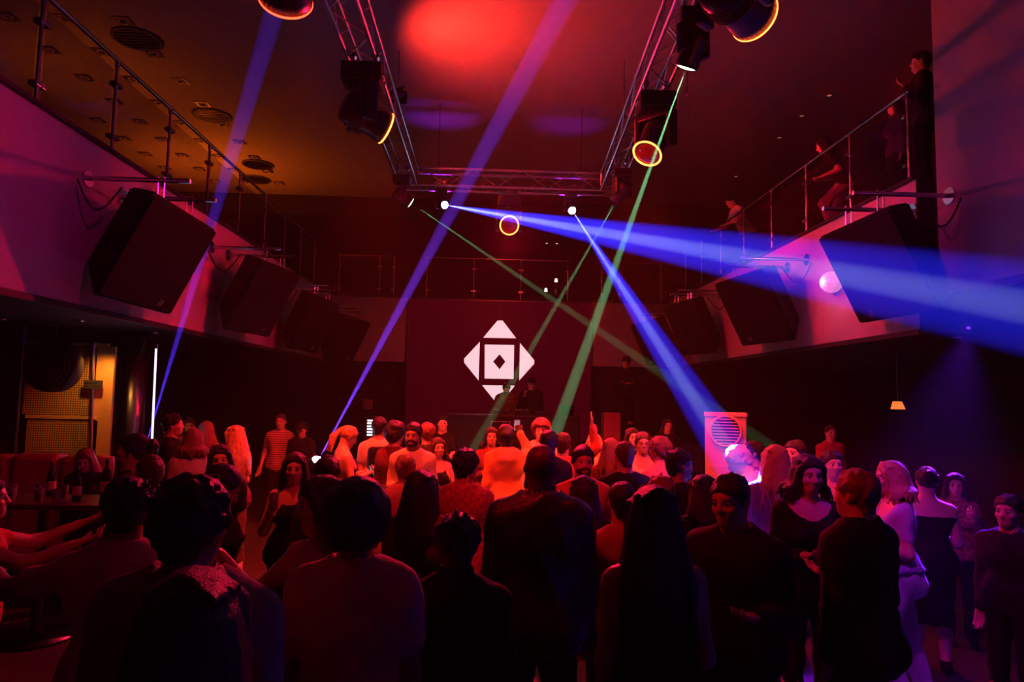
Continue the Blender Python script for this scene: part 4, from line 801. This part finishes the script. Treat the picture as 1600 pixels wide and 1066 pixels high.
# ---- far crowd, from the bar side to the air conditioner
place('person with short dark hair in black sweater in profile by the light tube', 271, 646, 7.9, -75, hair=('short','hair_black'), sleeve=.97, skin='skin_tan', **BK)
b, J = place('person lifting a drink behind the group near the light tube', 297, 653, 10.1, 200, skin='skin_tan', hair=('short','hair_brown'), top='cloth_maroon', arms=('drink','down'), curl=(1.2,.4)); cup(b, J, -1, 'glass lifted by the person behind the group near the light tube')
place('person with reddish wavy hair and bare shoulders in the group near the column', 323, 657, 9.0, 30, hair=('wavy','hair_auburn'), fem=1, top='cloth_pink', neck='strap', sleeve=0, arms=('drink','bent'))
place('person in a lilac lit white T-shirt behind the smiling long haired one', 303, 668, 6.9, 20, hair=('bob','hair_auburn'), fem=1, top='cloth_lilac', sleeve=.3, arms=('bent','bent'))
place('person with long blond hair and maroon vest facing the group in profile', 367, 664, 7.6, 70, hair=('long','hair_blond'), fem=1, top='cloth_maroon', neck='strap', sleeve=0, bottom='cloth_white', arms=('bent','bent'), head=(0,.1,0))
place('smiling person with long black hair looking at the camera below the blond one', 343, 694, 5.6, 190, skin='skin_tan', hair=('long','hair_black'), fem=1, head=(.15,.1,.1), **BK)
place('tall person in long striped shirt standing alone before the dark wall', 439, 646, 10.8, 175, skin='skin_tan', hair=('buzz','hair_brown'), top='cloth_stripe', sleeve=.3, hem=.78, bottom='cloth_black', head=(.2,.1,0), arms=('down','loose'))
place('person in dark cap and printed black T-shirt beside the striped shirt', 471, 659, 10.6, 178, skin='skin_tan', hair=('short','hair_black'), cap='cloth_black', head=(0,.2,0), **BK)
b, J = place('person with long dark hair holding a glass up in front of the chest', 462, 706, 5.2, 185, hair=('long','hair_black'), fem=1, neck='strap', sleeve=0, arms=('down','drink'), curl=(.4,1.2), head=(.05,.1,0), **BK); cup(b, J, 1, 'stem glass held before the chest by the long haired drinker')
place('person with dark hair in a bun facing away beside the white floor light', 512, 712, 4.45, 15, hair=('bun','hair_brown'), fem=1, top='cloth_maroon', arms=('bent','down'))
b, J = place('person with blond ponytail in a dark dress looking down at a phone', 551, 667, 7.9, -62, hair=('pony','hair_blond'), fem=1, top='cloth_plum', neck='strap', sleeve=0, dress=.35, bottom=None, arms=('phone','phone'), head=(0,.45,0), curl=(1,1)); phone(b, J, 1, 'phone in the hands of the person with the blond ponytail')
b, J = place('person in white T-shirt with dark backpack straps by the LED meter', 593, 651, 8.4, 12, skin='skin_tan', hair=('short','hair_black'), top='cloth_cream', sleeve=.3, head=(-.4,0,0))
bk = bmesh.new(); box(bk, (-.13,-.30,1.02), (.13,-.13,1.42), .05); part_o = obj('backpack', bk, 'cloth_black', b)
place('person with bushy dark hair in a maroon shirt beside the bearded one', 618, 657, 7.4, -30, skin='skin_tan', hair=('curly','hair_black'), top='cloth_maroon', sleeve=.97)
place('bearded person in dark jacket over a pale T-shirt looking at the camera', 646, 660, 6.9, 178, skin='skin_tan', hair=('short','hair_black'), beard=1, top='cloth_cream', sleeve=.97, arms=('fold','bent'), head=(-.1,.05,0))
place('person in black T-shirt turned away close behind the bearded one', 668, 660, 8.0, 25, hair=('short','hair_auburn'), top='cloth_charcoal', bottom='cloth_black', sleeve=.4)
place('person with bare folded arms in a black top before the booth', 684, 683, 7.6, 205, hair=('bob','hair_brown'), fem=1, sleeve=0, neck='strap', arms=('fold','down'), top='cloth_black', bottom='cloth_black')
place('person with pale knotted hair in a pink shirt behind the long dark hair', 634, 709, 5.4, 15, hair=('bun','hair_blond'), fem=1, top='cloth_pink', sleeve=.97, loose=.022)
place('person in orange checked shirt with a dark shoulder strap facing the stage', 730, 700, 5.0, -14, skin='skin_tan', hair=('thick','hair_black'), top='cloth_plaid', sleeve=.97, loose=.024, coll=1, arms=('bent','phone'), head=(-.35,.1,0))
place('smiling person with dark headscarf between the checked shirt and the hoodie', 768, 667, 8.6, 185, skin='skin_tan', hair=('bob','hair_black'), fem=1, top='cloth_maroon', sleeve=.97, arms=('bent','bent'))
b, J = place('person in orange hoodie with afro hair holding a phone overhead', 791, 663, 7.6, 5, skin='skin_dark', hair=('curly','hair_black'), top='cloth_orange', topname='hoodie', sleeve=.97, loose=.03, hood=1, bottom='cloth_black', arms=('down', ((.35,.65,.15), (-.45,.1,1))), curl=(.5,1.0)); phone(b, J, 1, 'phone raised above the orange hoodie')
place('person with curly reddish hair in a pale hoodie facing the camera', 846, 652, 8.4, 172, hair=('afro','hair_auburn'), top='cloth_cream', topname='hoodie', sleeve=.97, loose=.03, arms=('down','down'))
place('person in maroon jacket stretching one arm and open hand up', 880, 676, 7.1, -10, skin='skin_light', hair=('short','hair_brown'), top='cloth_red', topname='jacket', sleeve=.97, loose=.022, arms=('down', ((.5,.15,.55), (-.15,.1,1))), curl=(.4,.12), head=(-.2,0,0), roll=(0,1.57))
place('person in black with cropped hair in front of the curly haired one', 858, 672, 6.6, 8, skin='skin_brown', hair=('short','hair_black'), sleeve=.3, **BK)
place('person with long reddish blond hair in profile beyond the raised arm', 928, 678, 8.3, 80, hair=('long','hair_blond'), fem=1, top='cloth_cream', sleeve=.3, arms=('bent','down'))
place('person with dark brows and orange T-shirt looking over a dark shoulder', 911, 696, 5.2, 183, skin='skin_light', hair=('short','hair_black'), top='cloth_orange', sleeve=.3, beard=1)
place('person with long auburn hair facing away beside the black T-shirt', 955, 684, 6.9, -20, hair=('wavy','hair_auburn'), fem=1, top='cloth_maroon', sleeve=.3)
place('broad person in black T-shirt with shaved hair sides facing the stage', 976, 688, 5.5, 10, skin='skin_light', hair=('buzz','hair_brown'), wide=1.1, sleeve=.35, loose=.02, **BK)
place('person with dark hair looking out behind the one with glasses', 988, 668, 8.4, 188, hair=('bob','hair_black'), fem=1, top='cloth_black', bottom='cloth_black')
place('person with round glasses and pulled back hair in a pale top', 1004, 675, 7.4, 178, hair=('bun','hair_brown'), fem=1, glasses=1, top='cloth_cream', neck='wide', sleeve=.3)
place('person with reddish hair under pushed up sunglasses facing the stage', 1031, 681, 6.4, 40, hair=('thick','hair_auburn'), top='cloth_pink', sleeve=.3, face=True)
place('bearded person turning a lit cheek toward the air conditioner', 1061, 701, 5.15, -75, skin='skin_tan', hair=('short','hair_black'), beard=1, sleeve=.97, **BK)
place('white haired person bent forward in the blue beam before the air conditioner', 1141, 698, 5.9, 60, skin='skin_light', hair=('thick','hair_white'), top='cloth_white', sleeve=.3, lean=.35, head=(0,.3,0), arms=('reach','loose'), bottom='cloth_denim')
place('person with dark hair in profile beside the air conditioner', 1177, 689, 6.6, 75, hair=('short','hair_black'), skin='skin_tan', top='cloth_maroon', sleeve=.3)
place('person with blond shoulder hair in a fringed brown jacket and striped jeans', 1212, 694, 5.1, -8, hair=('wavy','hair_blond'), fem=1, top='cloth_fringe', topname='jacket', sleeve=.97, loose=.03, fold=.006, bottom='denim_ripped', arms=('loose','down'))
place('person with short hair glancing back behind the blond fringed jacket', 1243, 687, 6.2, 120, hair=('short','hair_brown'), top='cloth_charcoal', sleeve=.3)
place('small far person in a dim red shirt near the amber lantern', 1297, 664, 10.5, 180, hair=('buzz','hair_brown'), top='cloth_red', sleeve=.97)
place('person with short hair in a pink shiny T-shirt behind the bob haired one', 1298, 703, 5.7, 180, hair=('short','hair_black'), top='cloth_pink', sleeve=.3)
place('person with dark bob and bare neckline in a black top facing the camera', 1262, 709, 4.25, 176, hair=('bob','hair_black'), fem=1, neck='wide', sleeve=.97, arms=('down','bent'), head=(.1,.1,0), **BK)
place('person in loose black jacket with swept back hair seen from behind', 1338, 733, 3.35, 30, hair=('short','hair_auburn'), sleeve=.97, loose=.038, wide=1.08, hem=.62, topname='jacket', face=True, arms=('down','bent'), **BK)
place('person with blond bob, blue lit top and white jeans dancing in profile', 1391, 719, 4.75, 75, hair=('bob','hair_blond'), fem=1, top='cloth_lilac', neck='wide', sleeve=.3, hem=.98, bottom='cloth_white', arms=('bent','loose'), legs=('bend','back'), lean=.06, shoe='cloth_white')
place('person in a strapless black dress with bare back near the room side', 1447, 730, 5.3, -25, hair=('bun','hair_black'), fem=1, top='cloth_black', neck='bare', sleeve=0, dress=.5, bottom=None, wide=1.05, arms=('bent','bent'))
place('person with dark hair and floral sleeves beyond the bare back', 1492, 738, 5.9, 150, hair=('long','hair_black'), fem=1, top='cloth_floral', sleeve=.97, bottom='cloth_black', arms=('drink','bent'))
place('dim person standing far out at the dark edge of the floor', 1575, 772, 4.3, 120, hair=('short','hair_black'), skin='skin_tan', sleeve=.97, **BK)
# ---- near crowd
place('bald person in black leather jacket standing tall before the logo', 846, 693, 3.45, 4, skin='skin_dark', hair=None, top='leather_black', topname='jacket', sleeve=.97, loose=.034, coll=1, wide=1.12, bottom='cloth_black', hem=.80)
place('short person with dark hair in black below the leather jacket', 716, 801, 2.7, -6, hair=('thick','hair_black'), sleeve=.97, loose=.03, coll=1, topname='jacket', arms=('bent','phone'), **BK)
place('person with long straight dark hair in a maroon jacket facing the stage', 658, 733, 3.9, -12, hair=('long','hair_black'), fem=1, top='cloth_maroon', topname='jacket', sleeve=.97, loose=.03)
place('person with big curly black hair in a pale pink T-shirt', 560, 744, 2.5, -5, skin='skin_brown', hair=('afro','hair_black'), top='cloth_pink', sleeve=.3, loose=.03, wide=1.06, arms=('down','down'), bottom='cloth_black')
place('person with smooth long black hair closest to the camera', 303, 884, 1.38, 0, hair=('long','hair_black'), fem=1, top='cloth_maroon', sleeve=.3, bottom='cloth_black')
place('broad person in a grey violet T-shirt beside the closest long hair', 303, 740, 1.98, -10, skin='skin_brown', hair=('thick','hair_black'), top='cloth_grey', sleeve=.35, loose=.034, wide=1.14, armw=1.1, belly=.02, arms=('bent','bent'), bottom='cloth_black')
place('person with dark hair and pinkish T-shirt reaching aside near the table', 203, 744, 2.85, 18, skin='skin_brown', hair=('thick','hair_black'), top='cloth_pink', sleeve=.32, loose=.028, arms=('side','down'), bottom='cloth_black')
place('person with long dark hair and bare raised forearm beside the curly hair', 497, 742, 3.0, 150, skin='skin_light', hair=('long','hair_brown'), fem=1, neck='strap', sleeve=0, head=(-.5,.15,.15), arms=('bent', ((.75,.35,-.75), (.35,.5,.8))), curl=(.7,1.1), **BK)
place('person with cropped dark hair leaning a lit forehead toward the bare forearm', 366, 727, 3.7, -60, skin='skin_brown', hair=('buzz','hair_black'), lean=.2, head=(0,.4,0), sleeve=.3, **BK)
place('person with dark headband hair looking up in profile by the light tube', 215, 678, 5.1, 100, skin='skin_tan', hair=('bun','hair_black'), fem=1, head=(0,-.2,0), sleeve=.97, **BK)
place('person with thinning hair and lit scalp below the headband person', 236, 708, 4.2, 40, skin='skin_brown', hair=('buzz','hair_brown'), sleeve=.97, face=True, **BK)
place('person with reddish hair bending over the sofa beside the bottles', 132, 702, 6.7, 190, hair=('wavy','hair_auburn'), fem=1, sleeve=.97, head=(0,.4,0), **BK)
place('person cut by the photo edge stretching a bare arm toward the table', -22, 742, 3.6, -62, skin='skin_light', hair=('short','hair_brown'), top='cloth_red', sleeve=.2, arms=('reach','reach'), bottom='cloth_black')
place('person with shaved hair in a rust T-shirt with a jacket tied at the waist', 972, 750, 3.7, 12, skin='skin_tan', hair=('buzz','hair_black'), top='cloth_rust', sleeve=.3, bottom='cloth_black', hem=.92, head=(-.25,.05,0))
place('person with long black hair in a wide black dress beside the rust T-shirt', 1022, 756, 2.6, 4, skin='skin_tan', hair=('long','hair_black'), fem=1, neck='strap', sleeve=0, dress=.62, flare=.14, top='cloth_black', bottom=None, arms=('down','bent'))
place('person with auburn lit hair crown behind the long black hair', 1033, 743, 4.25, 0, hair=('thick','hair_auburn'), top='cloth_black', bottom='cloth_black', sleeve=.97)
place('laughing person in black shirt turned sideways before the blue-lit one', 1136, 741, 3.2, 145, skin='skin_tan', hair=('short','hair_black'), sleeve=.97, loose=.028, wide=1.1, head=(-.25,.1,.1), arms=('bent','down'), **BK)
place('person with long black hair between the leather jacket and the rust T-shirt', 912, 742, 4.3, -14, hair=('long','hair_black'), fem=1, top='cloth_black', bottom='cloth_black', sleeve=.97)
place('person with black wavy hair blending into the dark behind the laughing one', 1100, 741, 4.45, 10, hair=('wavy','hair_black'), fem=1, top='cloth_black', bottom='cloth_black', sleeve=.97)
# ---- on the dark gallery
place('person in dark top and pale trousers crouching at the gallery rail', 1281, 194, 9.9, 60, ZT, s=.97, hair=('long','hair_black'), fem=1, top='cloth_black', sleeve=.3, bottom='cloth_pink', arms=('bent','bent'), legs=('lift','bend'), lean=.42, shoe='cloth_white')
place('person in white T-shirt leaning folded arms on the gallery rail', 1138, 318, 12.9, 95, ZT, s=.95, hair=('short','hair_black'), top='cloth_white', sleeve=.3, arms=('rail','rail'), lean=.5, bottom='cloth_black')
place('dim person drinking near the pale panel on the gallery', 1440, 122, 7.6, 60, ZT, s=1.0, hair=('short','hair_black'), top='cloth_charcoal', sleeve=.97, arms=('drink','down'), bottom='cloth_black')
place('dim seated person low behind the gallery glass near the pale panel', 1400, 205, 8.3, 80, ZT, s=.86, hair=('wavy','hair_brown'), fem=1, top='cloth_plum', sleeve=.97, bottom='cloth_black')
bpy.context.view_layer.update()
